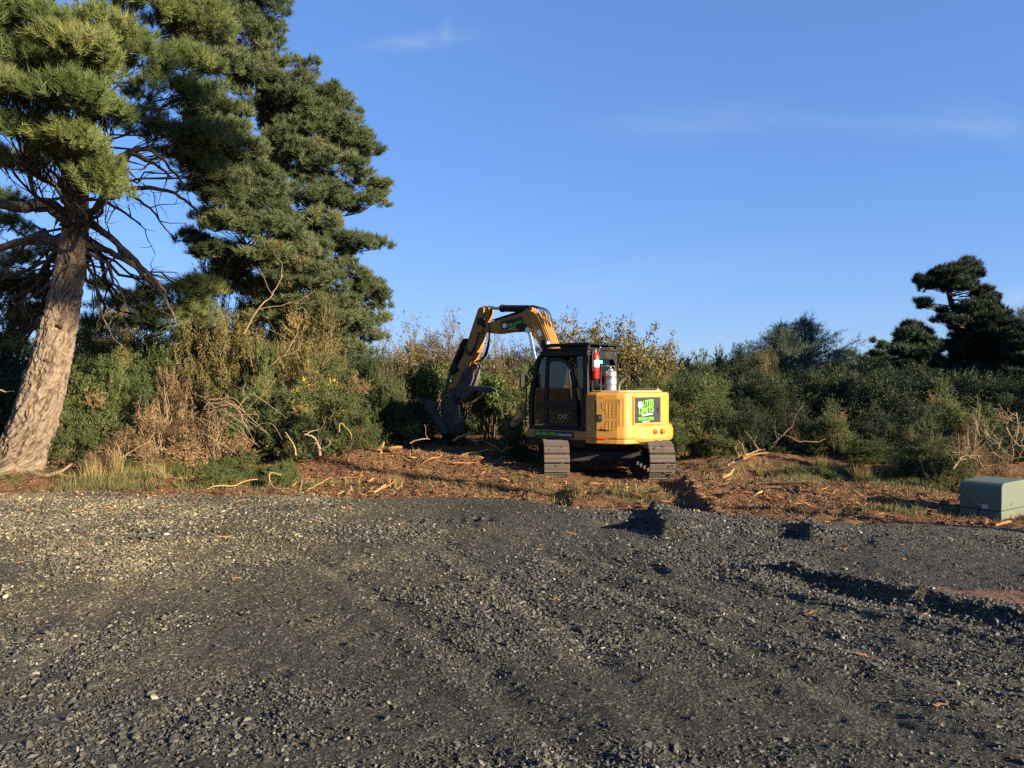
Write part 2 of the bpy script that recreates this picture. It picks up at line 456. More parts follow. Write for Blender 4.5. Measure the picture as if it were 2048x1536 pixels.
ly = cat(np.linspace(-60, 2, 40), np.linspace(2, 3, 12), np.arange(3, 13.4, .03))
lot = grid_sheet('gravel_lot', lx, ly, lot_z, M_GRAVEL); tag(lot, kind='structure')

# loose stones of the lot (nobody could count them)
def stone_templates(npt, k):
    """angular crushed stone: hull of a few random points"""
    out = []
    for _ in range(k):
        bm = bmesh.new()
        d = rng.normal(size=(npt, 3)); d /= np.linalg.norm(d, axis=1, keepdims=True)
        d *= rng.uniform(.75, 1.15, (npt, 1)); d[:, 2] *= .62; d[:, 0] *= 1.15
        for q in d: bm.verts.new(q)
        r = bmesh.ops.convex_hull(bm, input=bm.verts)
        bmesh.ops.delete(bm, geom=list({g for g in r['geom_unused'] + r['geom_interior'] if isinstance(g, bmesh.types.BMVert)}), context='VERTS')
        bm.verts.index_update(); bm.verts.ensure_lookup_table()
        v = np.array([x.co[:] for x in bm.verts]); f = np.array([[w.index for w in p.verts] for p in bm.faces])
        bm.free(); out.append((v, f))
    return out
def rand_rot(k, tilt=.5):
    a = rng.uniform(0, 2 * np.pi, k); t1 = rng.normal(0, tilt, k); t2 = rng.normal(0, tilt, k)
    ca, sa = np.cos(a), np.sin(a); c1, s1 = np.cos(t1), np.sin(t1); c2, s2 = np.cos(t2), np.sin(t2)
    z, o = np.zeros(k), np.ones(k)
    Rz = np.stack([ca, -sa, z, sa, ca, z, z, z, o], 1).reshape(k, 3, 3)
    Rx = np.stack([o, z, z, z, c1, -s1, z, s1, c1], 1).reshape(k, 3, 3)
    Ry = np.stack([c2, z, s2, z, o, z, -s2, z, c2], 1).reshape(k, 3, 3)
    return Rz @ Rx @ Ry
def scatter(pos, scl, tmpl, tilt=.5, tint=None, rot=None):
    """replicate templates at positions; returns verts, tris, tint"""
    V, F, T, off = [], [], [], 0
    pick = rng.integers(0, len(tmpl), len(pos))
    R = rand_rot(len(pos), tilt) if rot is None else rot
    scl = np.asarray(scl, float)
    if scl.ndim == 1: scl = np.repeat(scl[:, None], 3, 1)
    for t, (tv, tf) in enumerate(tmpl):
        ix = np.nonzero(pick == t)[0]
        if not len(ix): continue
        vv = (tv[None] * scl[ix][:, None, :]) @ np.swapaxes(R[ix], 1, 2) + pos[ix][:, None, :]
        V.append(vv.reshape(-1, 3))
        F.append((tf[None] + (np.arange(len(ix)) * len(tv))[:, None, None] + off).reshape(-1, tf.shape[1]))
        if tint is not None: T.append(np.repeat(tint[ix], len(tv)))
        off += len(ix) * len(tv)
    return np.concatenate(V), np.concatenate(F), (np.concatenate(T) if tint is not None else None)

def lot_points(k, y0, y1, dens):
    y = np.sqrt(rng.uniform(y0 ** 2, y1 ** 2, k)); x = rng.uniform(-1, 1, k) * (y * .70 + .3)
    keep = (rng.uniform(0, 1, k) < dens(x, y)) & (y < gravel_edge(x) + rng.exponential(.22, k))
    return x[keep], y[keep]
def coarse(x, y):
    c = .10 + 1.2 * np.clip(fbm(x * .7 + 3, y * 1.0, 90, 4) + .06, 0, 1) - 1.2 * np.exp(-(((x - 3.95) / 1.1) ** 2 + ((y - 6.02 + .25 * (x - 3.95)) / .22) ** 2))
    c += .9 * np.exp(-(((x + 2.4) / .8) ** 2 + ((y - 3.3) / .5) ** 2))
    c += .8 * np.exp(-(((x - .6) / 1.2) ** 2 + ((y - 3.2) / .35) ** 2))
    d, t = seg_dist(x, y, *gp(1400, 1120), *gp(2200, 1290)); c += .9 * np.exp(-(d / .45) ** 2) * (t > -.2)
    return np.clip(c, 0.02, 1)
VV, FF, TT, off = [], [], [], 0
ico, octa = stone_templates(12, 10), stone_templates(9, 10)
for (k, y0, y1, tm, r0, sg, rmin) in ((150000, 2.9, 5.2, ico, .0056, .50, .0025), (120000, 5.2, 8.2, octa, .0088, .45, .004), (150000, 8.2, 12.9, octa, .0145, .40, .008)):
    x, y = lot_points(k, y0, y1, coarse)
    cz = coarse(x, y)
    r = np.clip(rng.lognormal(math.log(r0), sg, len(x)) * (.75 + .5 * cz), rmin, .028)
    z = np.maximum(HG(x, y), soil_z(x, y)) + r * rng.uniform(-.15, .25, len(x))
    ti = np.clip(rng.beta(2, 5, len(x)) + .35 * (rng.uniform(0, 1, len(x)) < .04), 0, 1)
    v, f, t = scatter(np.stack([x, y, z], 1), r[:, None] * rng.uniform(.7, 1.35, (len(x), 3)), tm, .5, ti)
    VV.append(v); FF.append(f + off); TT.append(t); off += len(v)
m, n, l, b = newmat('crushed_stone')
a = n.new('ShaderNodeAttribute'); a.attribute_name = 'tint'
c = ramp(n, l, a.outputs['Fac'], [(0, (.0145, .0143, .0122)), (.35, (.0415, .0405, .0335)), (.7, (.099, .095, .077)), (1, (.25, .24, .19))])
l.new(dusty(n, l, c), b.inputs['Base Color']); b.inputs['Roughness'].default_value = .75; b.inputs['Specular IOR Level'].default_value = .35
M_STONE = m
stones = mesh_obj('gravel_stones', np.concatenate(VV), [np.concatenate(FF)], M_STONE, tint=np.concatenate(TT))
tag(stones, 'loose dark crushed stones scattered over the gravel lot', 'gravel', kind='stuff')

# ------------------------------------------------------------------ excavator
YAW = math.radians(140)                                # heading of the upper body: left and away
HF, HL = Vector((math.cos(YAW), math.sin(YAW), 0)), Vector((-math.sin(YAW), math.cos(YAW), 0))
def hp(u, v, l):
    """pixel -> (forward, up) in the upper body's frame, on the upright plane at sideways offset l"""
    k = (u - 1024) / FPX
    f = (EX + l * HL.x - k * (EY + l * HL.y)) / (k * HF.y - HF.x)
    Y = EY + f * HF.y + l * HL.y
    return (f, EYE - (v - 765) / FPX * Y)
def h3(u, v, l): f, z = hp(u, v, l); return Vector((f, l, z))

YEL = (0.41, 0.197, 0.030)
M_YEL = paint('yellow_paint', YEL, .42, (.13, .082, .042), .42, scale=2.6, splash=(.62, 1.15))
M_YEL2 = paint('weathered_yellow_paint', (0.31, 0.148, 0.030), .5, (.10, .060, .032), .75, scale=4)
M_BLK = paint('black_paint', (0.008, 0.008, 0.008), .45, (.045, .033, .022), .35, scale=3, spec=.25)
M_RUB = simple('black_rubber', (0.012, 0.012, 0.012), .6)
M_STEEL = paint('worn_steel', (0.075, 0.068, 0.062), .55, (.06, .038, .024), .8, metal=.3, scale=5)
M_MUD = paint('muddy_steel', (0.060, 0.052, 0.044), .7, (.105, .062, .036), 1.0, scale=5)
M_CHROME = simple('chrome_rod', (.55, .55, .56), .18, 1.0)
M_DUST = paint('dusty_hood', (.30, .20, .10), .7, (.22, .17, .12), .8, scale=4)
M_RED = simple('red_paint', (.50, .015, .012), .35)
M_WHITE = simple('white_label', (.75, .74, .70), .5)
M_GREENL = simple('green_lettering', (.14, .62, .03), .5)
M_SIGN = simple('sign_black', (.016, .017, .020), .4)
M_LAMP = simple('lamp_glass', (.6, .62, .65), .1, .3)
M_INOX = simple('brushed_steel', (.50, .47, .43), .42, 1.0)
M_SEAT = simple('seat_fabric', (.02, .02, .022), .85)
M_TEAL = simple('teal_sticker', (.08, .60, .42), .5)
m, n, l, b = newmat('window_glass')
n.remove(b)
tr = n.new('ShaderNodeBsdfTransparent'); tr.inputs[0].default_value = (.50, .54, .52, 1)
gl = n.new('ShaderNodeBsdfGlossy'); gl.inputs['Roughness'].default_value = .03
fr = n.new('ShaderNodeFresnel'); fr.inputs[0].default_value = 1.5
mx = n.new('ShaderNodeMixShader'); l.new(fr.outputs[0], mx.inputs[0]); l.new(tr.outputs[0], mx.inputs[1]); l.new(gl.outputs[0], mx.inputs[2])
l.new(mx.outputs[0], n['Material Output'].inputs[0])
M_GLASS = m
m, n, l, b = newmat('perforated_plate')
tco = n.new('ShaderNodeTexCoord')
mp = n.new('ShaderNodeMapping'); mp.inputs['Scale'].default_value = (38, 38, 38); l.new(tco.outputs['Object'], mp.inputs[0])
vo = n.new('ShaderNodeTexVoronoi'); vo.inputs['Randomness'].default_value = 0; l.new(mp.outputs[0], vo.inputs['Vector']); vo.inputs['Scale'].default_value = 1
l.new(ramp(n, l, vo.outputs['Distance'], [(.38, (.03, .018, .006)), (.52, YEL)]), b.inputs['Base Color']); b.inputs['Roughness'].default_value = .5
M_PERF = m

ex = empty('excavator', (EX, EY, 0), 'yellow tracked excavator with black cab, raised boom and bucket', 'excavator')
def part(mb, name, mat, parent=None, bevel=0, seg=2):
    """a part whose shape is given in the upper body's frame"""
    o = mb.build(name, mat, parent or ex, bevel, seg)
    if parent is None: o.rotation_euler = (0, 0, YAW)
    return o

# --- undercarriage (heading straight away from the camera)
def track(cx):
    x0, x1 = cx - .225, cx + .225
    R, y0, y1 = .33, -1.12, 1.12                       # idler radius, wheel centres
    per = [(y0 - R * math.sin(a), R - R * math.cos(a)) for a in np.linspace(math.pi, 0, 9)]
    perim = 2 * (y1 - y0) + 2 * math.pi * R
    def at(s):
        s %= perim
        if s < y1 - y0: return (y0 + s, 0.0, 0.0)
        s -= y1 - y0
        if s < math.pi * R: a = s / R; return (y1 + R * math.sin(a), R - R * math.cos(a), a)
        s -= math.pi * R
        if s < y1 - y0: return (y1 - s, 2 * R, math.pi)
        s -= y1 - y0; a = s / R
        return (y0 - R * math.sin(a), R + R * math.cos(a), math.pi + a)
    shoes = MB(); N = 40
    for k in range(N):
        y, z, a = at((k + .35) * perim / N)
        rot = Matrix.Rotation(a, 3, 'X')
        jit = random.uniform(-.004, .004)
        shoes.box((cx, y, z + .0), (.45, perim / N - .016 + jit, .026), rot)
        o = rot @ Vector((0, perim / N * .36, -.022)); shoes.box((cx, y + o.y, z + o.z), (.448, .022, .03), rot)
        o = rot @ Vector((0, -perim / N * .02, -.018)); shoes.box((cx, y + o.y, z + o.z), (.44, .016, .014), rot)
        o = rot @ Vector((0, 0, .045)); shoes.box((cx - .06, y + o.y, z + o.z), (.03, perim / N * .96, .06), rot); shoes.box((cx + .06, y + o.y, z + o.z), (.03, perim / N * .96, .06), rot)
    t = shoes.build('track', M_MUD, ex, .006, 1)
    t['label'] = 'mud covered steel crawler track'
    pp, rr_ = [], []
    for _ in range(150):
        y, z, a = at(random.uniform(0, perim)); rot = Matrix.Rotation(a, 3, 'X')
        o = rot @ Vector((0, 0, random.uniform(-.030, -.006))); pp.append((random.uniform(x0, x1), y + o.y, z + o.z)); rr_.append(random.uniform(.008, .034))
    v_, f_, _t = scatter(np.array(pp), np.array(rr_), ico, .6, np.zeros(len(pp)))
    mu = mesh_obj('caked_mud', v_, [f_], M_SOIL, t); mu['kind'] = 'stuff'
    fr_ = MB().box((cx, 0, R), (.20, 1.75, .26)).box((cx, 0, R + .15), (.26, 1.4, .06)); fr_.build('track_frame', M_BLK, t, .02)
    for yy_, nm in ((y0, 'idler_wheel'), (y1, 'drive_sprocket')):
        MB().cyl((cx - .09, yy_, R), (cx + .09, yy_, R), R - .075, seg=24).cyl((cx - .13, yy_, R), (cx + .13, yy_, R), .12, seg=16).build(nm, M_MUD, t, .01)
    for yy_ in np.linspace(-.8, .8, 5):
        MB().cyl((cx - .1, yy_, .12), (cx + .1, yy_, .12), .085, seg=14).build('track_roller', M_MUD, t)
    return t
track(-.93); track(.93)
uc = MB().box((0, 0, .40), (1.42, .95, .22)).box((0, .5, .38), (1.5, .22, .2)).box((0, -.5, .38), (1.5, .22, .2))
uc.cyl((0, 0, .50), (0, 0, .66), .52, seg=28)
uc.build('undercarriage', M_BLK, ex, .02)
bl = MB().prism([(1.62, .08), (1.68, .05), (1.72, .28), (1.70, .52), (1.64, .52), (1.66, .30)], -1.14, 1.14, 'x')
bl.box((-.35, 1.35, .28), (.12, .62, .14)).box((.35, 1.35, .28), (.12, .62, .14))
bl.build('dozer_blade', M_YEL2, ex, .01)

# --- upper body
Z0, Z1 = .66, 1.575
plan = [(-.36, 1.055), (-.60, 1.03), (-.95, .90), (-1.075, .825), (-1.125, .72), (-1.27, -.14), (-1.25, -.38), (-1.12, -.68), (-.86, -.92), (-.5, -1.06), (.35, -1.08), (.75, -1.0), (.85, -.62), (.6, -.5), (-.2, -.42), (-.42, -.2), (-.42, .9)]
bd = MB().prism(plan, Z0 + .06, Z1, 'z')
body = part(bd, 'engine_housing', M_YEL, None, .055, 4)
lid_p = [(-.42, .93), (-.62, .92), (-.93, .80), (-1.03, .68), (-1.16, -.12), (-1.13, -.36), (-1.02, -.6), (-.8, -.82), (-.5, -.95), (-.46, -.2)]
hood = part(MB().prism(lid_p, Z1 - .004, Z1 + .035, 'z'), 'hood_panel', M_DUST, None, .02)
part(MB().tube([(-.62, .33, Z1 + .02), (-.62, .33, Z1 + .10), (-.63, .31, Z1 + .17), (-.68, .27, Z1 + .24), (-.72, .24, Z1 + .27)], .035, 12), 'exhaust_pipe', M_STEEL)
part(MB().prism([(-1.06, -.34), (-1.02, -.5), (-.7, -.8), (-.55, -.72), (-.6, -.3)], Z1 + .034, Z1 + .065, 'z'), 'hood_hatch', M_DUST, None, .012)

# frame of a flat facet of the body: origin, along (to the right as seen), up, outward
def facet(a, b_):
    a, b_ = Vector((*a, 0)), Vector((*b_, 0))
    t = (b_ - a).normalized(); nrm = t.cross(Vector((0, 0, 1)))
    return a, t, nrm, (b_ - a).length
fa, ft, fn, fl = facet(plan[1], plan[3])               # left engine panel (0.60 -> 1.075)
ra, rt, rn, rl = facet(plan[4], plan[5])               # rear face
def on(fc, s, z, off): a, t, nr = fc; return a + t * s + nr * off + Vector((0, 0, z))
def plate(fc, pts, o0, o1):
    """polygon (along, up) on a facet, from outward offset o0 to o1"""
    mb = MB(); k = len(pts)
    vs = [on(fc, s, z, o0) for s, z in pts] + [on(fc, s, z, o1) for s, z in pts]
    return mb.add(vs, [tuple(range(k)), tuple(range(2 * k - 1, k - 1, -1))] + [(i, i + k, (i + 1) % k + k, (i + 1) % k) for i in range(k)])
L_, R_ = (fa, ft, fn), (ra, rt, rn)
# engine side door, its frame and grilles
door_pts = [(.00, .90), (.00, 1.46), (.445, 1.46), (.445, .985)]
dr = part(plate(L_, door_pts, .012, .030), 'access_door', M_YEL2, None, .008)
gp1 = [(.10, 1.395), (.36, 1.395), (.405, 1.35), (.405, 1.16), (.36, 1.13), (.19, 1.13), (.17, 1.24), (.10, 1.29)]
gp2 = [(.20, 1.075), (.39, 1.075), (.39, .96), (.33, .915), (.24, .90), (.05, .93), (.17, .995)]
for g_ in (gp1, gp2): plate(L_, g_, .031, .034).build('grille', M_PERF, dr)
plate(L_, [(.03, 1.05), (.03, 1.18), (.10, 1.18), (.10, 1.05)], .030, .040).build('latch_plate', M_BLK, dr)
MB().cyl(on(L_, .066, 1.13, .04), on(L_, .066, 1.13, .055), .024, seg=14).build('latch_knob', M_CHROME, dr)
# dark gap lines around the door and the raised rib to its right
gap = MB()
for p in (plate(L_, [(-.022, .885), (-.022, 1.475), (-.002, 1.475), (-.002, .885)], .0, .006), plate(L_, [(.447, .965), (.447, 1.475), (.487, 1.475), (.487, .965)], .0, .006), plate(L_, [(.0, 1.462), (.0, 1.478), (.445, 1.478), (.445, 1.462)], .0, .006)):
    gap.add(p.v, p.f)
part(gap, 'door_seam', simple('seam_shadow', (.16, .075, .010), .6))
# red arrow decal
part(plate(L_, [(-.01, .775), (.16, .80), (.385, .835), (.20, .79), (.205, .735), (.03, .735)], .0035, .006), 'arrow_decal', simple('decal_red', (.42, .05, .015), .5))
# rear sign with its latch
sg = part(plate(R_, [(.075, 1.025), (.075, 1.485), (.80, 1.485), (.80, 1.025)], .02, .034), 'sign_board', M_SIGN, None, .006)
fr2 = MB()
for q in ([(.05, .99), (.05, 1.51), (.075, 1.51), (.075, .99)], [(.80, .99), (.80, 1.51), (.825, 1.51), (.825, .99)], [(.075, 1.485), (.075, 1.51), (.80, 1.51), (.80, 1.485)], [(.075, .99), (.075, 1.025), (.80, 1.025), (.80, .99)]):
    p = plate(R_, q, .0, .026); fr2.add(p.v, p.f)
part(fr2, 'rear_door_frame', M_YEL, None, .006)
plate(R_, [(.69, 1.19), (.69, 1.31), (.745, 1.31), (.745, 1.19)], .034, .042).build('latch_plate', M_BLK, sg)
MB().cyl(on(R_, .716, 1.27, .042), on(R_, .716, 1.27, .052), .018, seg=12).build('latch_knob', M_CHROME, sg)

def lettering(body_, size, org, along, up, mat, parent, name='lettering', shear=0.0, ext=.003, width=None, rot=0.0, rzfix=False):
    cu = bpy.data.curves.new(name, 'FONT'); cu.body = body_; cu.size = size; cu.extrude = ext; cu.shear = shear
    cu.offset = size * .012
    tmp = bpy.data.objects.new('tmp_text', cu); COL.objects.link(tmp)
    dg = bpy.context.evaluated_depsgraph_get(); dg.update()
    me = bpy.data.meshes.new_from_object(tmp.evaluated_get(dg))
    bpy.data.objects.remove(tmp); bpy.data.curves.remove(cu)
    along, up = Vector(along).normalized(), Vector(up).normalized()
    out = along.cross(up)
    w = max(v.co.x for v in me.vertices)
    s = (width / w) if width else 1.0
    c, sn = math.cos(rot), math.sin(rot)
    for v in me.vertices:
        x, y, z = v.co.x * s, v.co.y, v.co.z
        x, y = x * c - y * sn, x * sn + y * c
        v.co = Vector(org) + along * x + up * y + out * z
    me.name = name; me.materials.clear(); me.materials.append(mat)
    o = bpy.data.objects.new(name, me); COL.objects.link(o); o.parent = parent
    return o
UPV = Vector((0, 0, 1))
def ring_mark(fc, s, z, r, off, parent, mat):
    """a round toothed emblem standing for the first letter"""
    pts = []
    for k in range(24):
        rr = r * (1.0 if k % 2 else .86); a = 2 * math.pi * k / 24
        pts.append((s + rr * math.cos(a), z + rr * math.sin(a)))
    plate(fc, pts, off, off + .004).build('emblem', mat, parent)
lettering('UTER', .150, on(R_, .285, 1.318, .035), rt, UPV, M_GREENL, sg, shear=.15, width=.31, rot=.10)
lettering('LIMITS', .150, on(R_, .17, 1.185, .035), rt, UPV, M_GREENL, sg, shear=.15, width=.43, rot=.10)
lettering('CONSTRUCTION', .045, on(R_, .26, 1.145, .035), rt, UPV, M_WHITE, sg, width=.30, rot=.09)
lettering('503-801-9001', .075, on(R_, .165, 1.075, .035), rt, UPV, M_GREENL, sg, width=.42)
lettering('CCB #235929', .030, on(R_, .27, 1.038, .035), rt, UPV, M_WHITE, sg, width=.20)
ring_mark(R_, .215, 1.352, .062, .035, sg, M_WHITE); ring_mark(R_, .215, 1.352, .042, .0392, sg, simple('emblem_green', (.30, .55, .22), .5))
part(plate(R_, [(.008, .925), (.008, .960), (.075, .960), (.075, .925)], .003, .006), 'caution_label', simple('pale_yellow_label', (.55, .42, .10), .5))
# counterweight: the bulging bumper below
cw = [(-.93, .66), (-1.12, .60), (-1.235, .42), (-1.33, .05), (-1.345, -.2), (-1.30, -.46), (-1.18, -.74), (-.95, -.96), (-.7, -1.06), (-.6, -.9), (-.9, .3)]
cwm = MB()
def ring_scale(sc_, z): return [((x + .1) * sc_ - .1, y * sc_, z) for x, y in cw]
rings = [ring_scale(.955, Z0 - .0), ring_scale(.985, Z0 + .02), ring_scale(1.0, Z0 + .08), ring_scale(1.0, Z0 + .22), ring_scale(.97, Z0 + .30), ring_scale(.925, Z0 + .335)]
k = len(cw); vs = [p for r_ in rings for p in r_]
fs = [(i * k + j, i * k + (j + 1) % k, (i + 1) * k + (j + 1) % k, (i + 1) * k + j) for i in range(len(rings) - 1) for j in range(k)]
fs += [tuple(range(k - 1, -1, -1)), tuple(range((len(rings) - 1) * k, len(rings) * k))]
cwm.add(vs, fs)
cwo = part(cwm, 'counterweight', M_YEL, None, .025, 3)
belly = part(MB().prism([(x * .985, y * .985) for x, y in plan], Z0 - .01, Z0 + .08, 'z'), 'body_skirt', M_YEL, None, .02)
bc = facet((-1.235, .42), (-1.33, .05)); bf = (bc[0], bc[1], bc[2])
for s in (.27, .46):
    MB().tube([on(bf, s, .86, .005), on(bf, s, .86, .03), on(bf, s, .86, .03), on(bf, s, .86, .006)], [.052, .046, .03, .027], 20, False).build('lifting_hole', M_YEL2, cwo)

# --- front-left sill under the cab with the phone number
sill = MB().prism([(-.37, 1.02), (1.02, 1.02), (1.10, .85), (1.10, .0), (.9, -.3), (-.37, -.3)], .70, .865, 'z')
sl = part(sill, 'cab_sill', M_YEL2, None, .02)
sb = MB().box((.36, 1.027, .785), (.92, .012, .125)).build('number_board', M_SIGN, sl, .004)
lettering('503-801-9001', .085, (.80, 1.034, .762), (-1, 0, 0), UPV, M_GREENL, sl, width=.50)
lettering('CCB #235929', .050, (.265, 1.034, .766), (-1, 0, 0), UPV, M_WHITE, sl, width=.31)
part(MB().prism([(-.3, 1.0), (1.0, 1.0), (1.08, .8), (1.08, -.2), (-.3, -.2)], .56, .70, 'z'), 'under_frame', M_BLK, None, .02)

# --- cab
CL, CR = .97, -.02                                     # outer and inner side
roof_z = 2.37
def cab_side(l0, l1, mb):
    # side frame: posts and rails following the raked front
    outer = [(-.37, .86), (1.00, .86), (1.02, 1.45), (.86, 2.17), (.70, 2.36), (-.37, 2.36)]
    mb.prism([(1.00, .86), (1.02, 1.45), (.86, 2.17), (.70, 2.36), (.60, 2.36), (.775, 2.15), (.935, 1.45), (.92, .86)], l0, l1)
    mb.prism([(.70, 2.36), (-.37, 2.36), (-.37, 2.25), (.66, 2.25)], l0, l1)
    mb.prism([(-.37, 2.26), (-.37, 1.55), (-.27, 1.55), (-.24, 2.26)], l0, l1)
    mb.prism([(-.37, 1.56), (-.37, .86), (-.20, .86), (-.20, 1.25), (-.27, 1.56)], l0, l1)
    mb.prism([(-.21, .865), (.93, .865), (.93, .94), (-.21, .94)], l0, l1)
fm = MB(); cab_side(CL - .07, CL, fm); cab_side(CR, CR + .07, fm)
fm.prism([(1.012, 1.47), (1.010, 1.41), (.96, 1.41), (.965, 1.47)], CR + .06, CL - .06)             # bar across the front window
fm.prism([(.70, 2.36), (.86, 2.17), (.80, 2.14), (.62, 2.33)], CR + .06, CL - .06)                  # front header
fm.box((-.325, (CL + CR) / 2, 2.27), (.09, CL - CR - .13, .17)); fm.box((-.325, (CL + CR) / 2, 1.25), (.09, CL - CR - .13, .70))
fm.box((.36, (CL + CR) / 2, .88), (1.25, CL - CR - .1, .05))                                        # cab floor
cab = part(fm, 'cab_frame', M_BLK, None, .014)
rf = MB().prism([(-.40, CR - .02), (.62, CR - .02), (.76, CR + .1), (.76, CL - .1), (.62, CL + .02), (-.40, CL + .02)], 2.35, 2.40, 'z')
roof = part(rf, 'cab_roof', M_BLK, None, .02)
gd = MB()
for y in np.linspace(CR + .02, CL - .02, 4): gd.box((.16, y, 2.465), (1.14, .03, .05))
for x in np.linspace(-.38, .70, 14): gd.box((x, (CL + CR) / 2, 2.47), (.022, CL - CR, .022))
for x in (-.36, .66):
    for y in (CR + .03, CL - .03): gd.box((x, y, 2.425), (.05, .05, .06))
gd.build('roof_guard', M_BLK, roof, .004)
# door on the left side, two panes, rounded upper rear corner
dm = MB()
def ring_prism(mb, po, pi, a, b_):
    k = len(po)
    vs = [(p[0], a, p[1]) for p in po] + [(p[0], a, p[1]) for p in pi] + [(p[0], b_, p[1]) for p in po] + [(p[0], b_, p[1]) for p in pi]
    fs = []
    for i in range(k):
        j = (i + 1) % k
        fs += [(i, j, k + j, k + i), (2 * k + j, 2 * k + i, 3 * k + i, 3 * k + j), (i, 2 * k + i, 2 * k + j, j), (k + i, k + j, 3 * k + j, 3 * k + i)]
    mb.add(vs, fs)
up_o = [(.62, 1.36), (.58, 2.20), (.45, 2.225), (.22, 2.215), (.05, 2.15), (-.05, 2.03), (-.10, 1.75), (-.14, 1.36)]
up_i = [(.54, 1.42), (.51, 2.12), (.43, 2.155), (.24, 2.15), (.10, 2.09), (.02, 1.99), (-.03, 1.75), (-.06, 1.42)]
lo_o = [(.62, .93), (.62, 1.37), (-.14, 1.37), (-.17, .93)]
lo_i = [(.54, .99), (.54, 1.30), (-.06, 1.30), (-.09, .99)]
ring_prism(dm, up_o, up_i, CL - .02, CL + .025); ring_prism(dm, lo_o, lo_i, CL - .02, CL + .025)
door = part(dm, 'cab_door', M_BLK, None, .008)
MB().prism(up_i, CL - .004, CL + .004).build('door_glass', M_GLASS, door)
MB().prism(lo_i, CL - .004, CL + .004).build('door_glass', M_GLASS, door)
MB().tube([(-.05, CL + .03, 1.45), (-.05, CL + .07, 1.5), (.0, CL + .07, 1.95), (.0, CL + .03, 2.0)], .012, 8).build('grab_handle', M_BLK, door)
MB().box((-.09, CL + .035, 1.18), (.07, .03, .14)).build('door_handle', M_BLK, door, .008)
lettering('CAT', .11, (.30, CL + .006, 1.08), (-1, 0, 0), UPV, simple('faint_decal', (.30, .27, .18), .6), door, ext=.002)
gq = MB().prism([(.62, .95), (.93, .95), (.945, 1.45), (.785, 2.14), (.66, 2.24), (.61, 2.24)], CL - .045, CL - .038); gq.build('side_glass', M_GLASS, cab)
MB().prism([(-.24, 2.24), (-.10, 2.24), (-.18, 1.3), (-.23, 1.3)], CL - .045, CL - .038).build('side_glass', M_GLASS, cab)
MB().prism([(-.22, .95), (.93, .95), (.945, 1.45), (.785, 2.14), (.66, 2.24), (-.24, 2.24)], CR + .03, CR + .037).build('side_glass', M_GLASS, cab)
MB().box((-.33, (CL + CR) / 2, 1.9), (.008, CL - CR - .16, .60)).build('rear_glass', M_GLASS, cab)
MB().prism([(.985, 1.46), (.83, 2.15), (.824, 2.148), (.979, 1.458)], CR + .07, CL - .07).build('front_glass', M_GLASS, cab)
MB().prism([(.985, .95), (.985, 1.42), (.979, 1.42), (.979, .95)], CR + .07, CL - .07).build('front_glass', M_GLASS, cab)
MB().box((-.345, .50, 2.14), (.006, .10, .06)).build('window_sticker', M_TEAL, cab)
# rear window surround, rounded
rs = MB(); a_, b2 = CR + .03, CL - .10
ro = [(a_, 1.55), (a_, 2.27), (b2, 2.27), (b2, 1.55)]
ri = [(a_ + .07, 1.62), (a_ + .07, 2.12), (a_ + .14, 2.20), (b2 - .14, 2.20), (b2 - .07, 2.12), (b2 - .07, 1.62)]
vs = [(-.372, y, z) for y, z in ro + ri] + [(-.39, y, z) for y, z in ro + ri]
f0 = [(0, 1, 5, 4), (1, 6, 5), (1, 2, 7, 6), (2, 8, 7), (2, 3, 9, 8), (3, 0, 4, 9)]
rs.add(vs, [tuple(i + 10 for i in f) for f in f0] + [f[::-1] for f in f0] + [(4 + i, 4 + (i + 1) % 6, 14 + (i + 1) % 6, 14 + i) for i in range(6)] + [(i, i + 10, (i + 1) % 4 + 10, (i + 1) % 4) for i in range(4)])
rs.build('rear_window_frame', M_BLK, cab)
# seat, console, levers
st = MB().box((.15, .47, 1.22), (.48, .48, .14)).box((-.10, .47, 1.55), (.13, .46, .62), Matrix.Rotation(-.15, 3, 'Y')).box((-.17, .47, 1.93), (.09, .26, .18)).box((.12, .47, 1.02), (.36, .36, .28))
seat = part(st, 'driver_seat', M_SEAT, None, .04, 3)
for y_, n_ in ((.16, 'control_console'), (.78, 'control_console')):
    part(MB().box((.22, y_, 1.28), (.5, .13, .28)).tube([(.42, y_, 1.40), (.47, y_, 1.62)], .018), n_, M_RUB, None, .015)
for y_ in (.40, .52): part(MB().tube([(.78, y_, .9), (.70, y_, 1.35)], .014), 'travel_lever', M_RUB)
# mirror on its arm, lamp on the roof corner
mr_ = MB().tube([(.93, CL - .02, 1.72), (.98, CL + .13, 1.88), (1.0, CL + .17, 1.90)], .012)
mir = part(mr_, 'mirror_arm', M_BLK)
MB().box((1.0, CL + .19, 1.79), (.05, .15, .27)).build('mirror', M_BLK, mir, .025, 3)
wl_ = MB().box((.66, CL - .08, 2.50), (.12, .14, .14)).tube([(.66, CL - .08, 2.40), (.66, CL - .08, 2.44)], .02)
wlo = part(wl_, 'work_light', M_BLK, None, .02)
MB().cyl((.598, CL - .08, 2.50), (.585, CL - .08, 2.50), .045, .05, 16).build('lens', M_LAMP, wlo)
part(MB().tube([(1.02, CL + .03, .9), (1.05, CL + .05, 1.0), (1.02, CL + .05, 1.7), (.98, CL + .0, 1.78)], .014), 'handrail', M_BLK)

